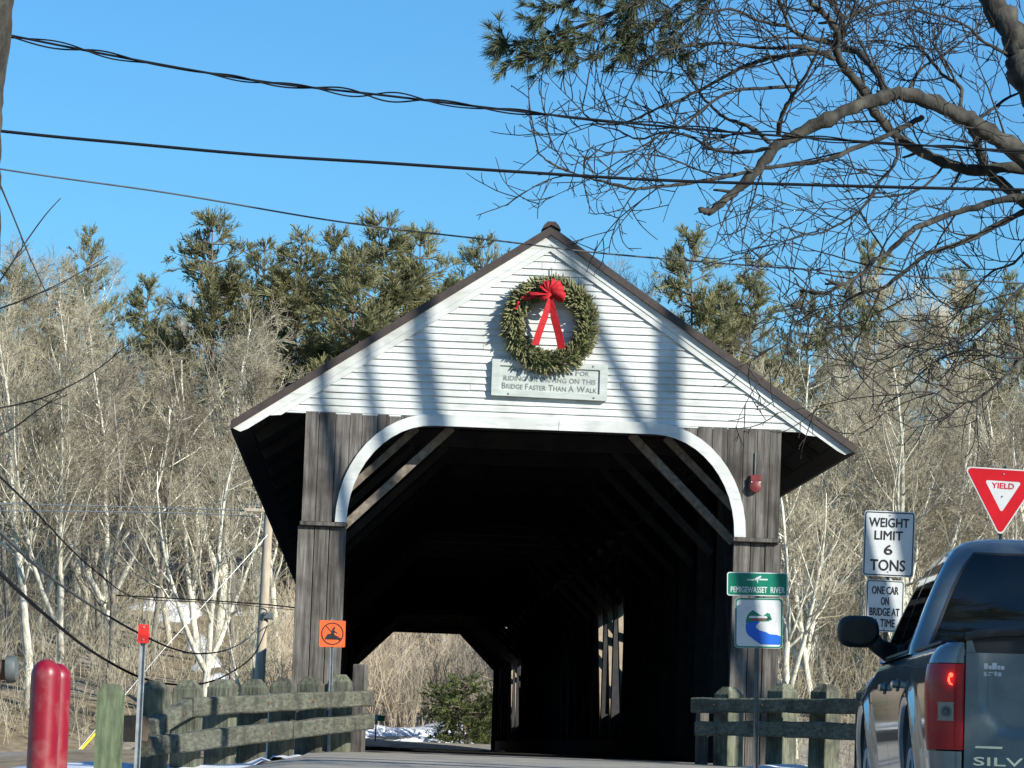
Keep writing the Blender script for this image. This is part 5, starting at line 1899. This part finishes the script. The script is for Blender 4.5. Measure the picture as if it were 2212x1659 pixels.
# trunk and twigs at the upper left edge
rgl = random.Random(31)
lt, lc = MB(), MB()
DL = 24.0
tpx = [(-62, 1700), (-58, 1200), (-56, 900), (-53, 600), (-52, 400), (-47, 250), (-33, 120), (-20, 0), (-8, -120), (0, -300), (10, -500)]
sp = spline([P(x, y, DL) for x, y in tpx], 8)
lt.tube(sp, [DL / FPX * (56 - 9 * i / len(sp)) * (1 + rgl.uniform(-.05, .05)) for i in range(len(sp))], 14)
for pl in ([(-40, 300), (0, 398), (28, 465), (58, 540), (82, 595), (104, 640)], [(-60, 690), (0, 607), (38, 550), (66, 508), (100, 462), (131, 428)], [(-60, 690), (0, 666), (50, 648), (100, 626), (160, 596), (233, 553)],
           [(-60, 890), (0, 881), (50, 871), (100, 856), (183, 816), (267, 753), (330, 695), (352, 660)], [(-60, 960), (20, 930), (90, 880), (150, 850)]):
    s2 = spline([P(x, y, DL + rgl.uniform(-.1, .1)) for x, y in pl], 5)
    lc.tube(s2, [.0075 - .0045 * i / len(s2) for i in range(len(s2))], 5)
    for q in range(3):
        p1, d1 = at_t(s2, rgl.uniform(.3, .95))
        lc.tube(limb(rgl, p1, side_dir(rgl, d1, R(30)), rgl.uniform(.08, .25), 3, .2, .05), [.004, .0035, .003, .002], 3, cap=False)
lb0 = P(-62, 1700, DL)
ltree = empty('roadside_tree', (lb0.x, lb0.y, ground_z(lb0.x, lb0.y)))
tag(ltree, 'rough brown trunk cut by the upper left edge with thin drooping twigs', 'tree')
lt.build('trunk', M['bark_dark'], ltree, smooth='all')
lc.build('twigs', M['oak_twig'], ltree, smooth='all')

# roadside trees behind and beside the camera, out of the frame, whose shadows reach the bridge
SUNH = Vector((math.sin(SUN_AZ), -math.cos(SUN_AZ), 0))
TE = math.tan(SUN_EL)


def shade_spot(gx_, gz_, h):
    q = Vector((gx_, 0, 0)) + SUNH * h
    return q.x, q.y, gz_ + h * TE


TALL = tree_thing('tall_roadside_tree', *bare_tree(401, 22, .29, 9, .0, .74, (25, 50), .22, 0, 5, 4, 1.0, .012), M['bark_dark'], M['oak_twig'])
for (gx_, h, wd, ln, lb) in ((1.55, 13.0, 1.0, 0.0, 'straight tall tree on the right verge casting the widest gable shadow'), (.85, 14.5, .62, -.42, 'strongly leaning slim tree on the right verge'),
                             (-1.75, 14.0, .85, -.16, 'slightly leaning tall tree on the right verge'), (-2.5, 15.5, .5, -.18, 'slim tall tree on the right verge beside the leaning one'),
                             (-3.2, 13.5, .45, -.2, 'slimmest tall tree on the right verge')):
    x, y, z_ = shade_spot(gx_, 5.5, h)
    gz_ = ground_z(x, y)
    o = put(TALL, ('t', 0), x - math.tan(ln) * (z_ - gz_), y, gz_ - .1, 1.0, 0.0, lb, 'tree', 'tall trees on the right verge', (0, ln))
    o.scale = (wd, wd, 1.0)
for (x, y, i_, px_h, wd, lb) in ((12.0, -12.5, 1, 6.6, 1.1, 'short pine right of the right fence'), (13.0, -39, 0, 13.0, 1.3, 'pine shading the pickup from the right verge'), (16.5, -35, 2, 13, 1.2, 'broad pine farther along the right verge'), (11.5, -34, 1, 10, 1.2, 'low pine beside the pickup on the right verge'),
                                 (9, -63, 0, 21, 1.1, 'tall pine behind the viewpoint, right side'), (-7, -66, 2, 21, 1.2, 'broad pine behind the viewpoint, left side'), (1.5, -68, 1, 24, 1.3, 'pine straight behind the viewpoint'), (-16, -74, 0, 15, 1.2, 'pine far left behind the viewpoint'), (19, -88, 2, 17, 1.2, 'pine far right behind the viewpoint'), (-9, -60, 1, 12, 1.2, 'shorter pine on the left verge behind the viewpoint')):
    o = put(PINE[i_], ('p', i_), x, y, ground_z(x, y), px_h / 16.6, 0.5, lb, 'tree', 'verge pines')
    o.scale = (px_h / 16.6 * wd, px_h / 16.6 * wd, px_h / 16.6)
for k_, (x, y, i_) in enumerate(((5, -86, 0), (-3, -76, 3), (-12, -90, 5), (13, -94, 1), (-20, -84, 3), (25, -78, 0))):
    put(BARE[i_], ('b', i_), x, y, ground_z(x, y) - .1, 1.1, k_ * 1.1, 'bare tree along the road behind the viewpoint, ' + ('right of the tall pine', 'nearest the road on the left', 'farther back on the left', 'farther back on the right', 'outermost on the left', 'outermost on the right')[k_], 'tree', 'bare trees behind the viewpoint')
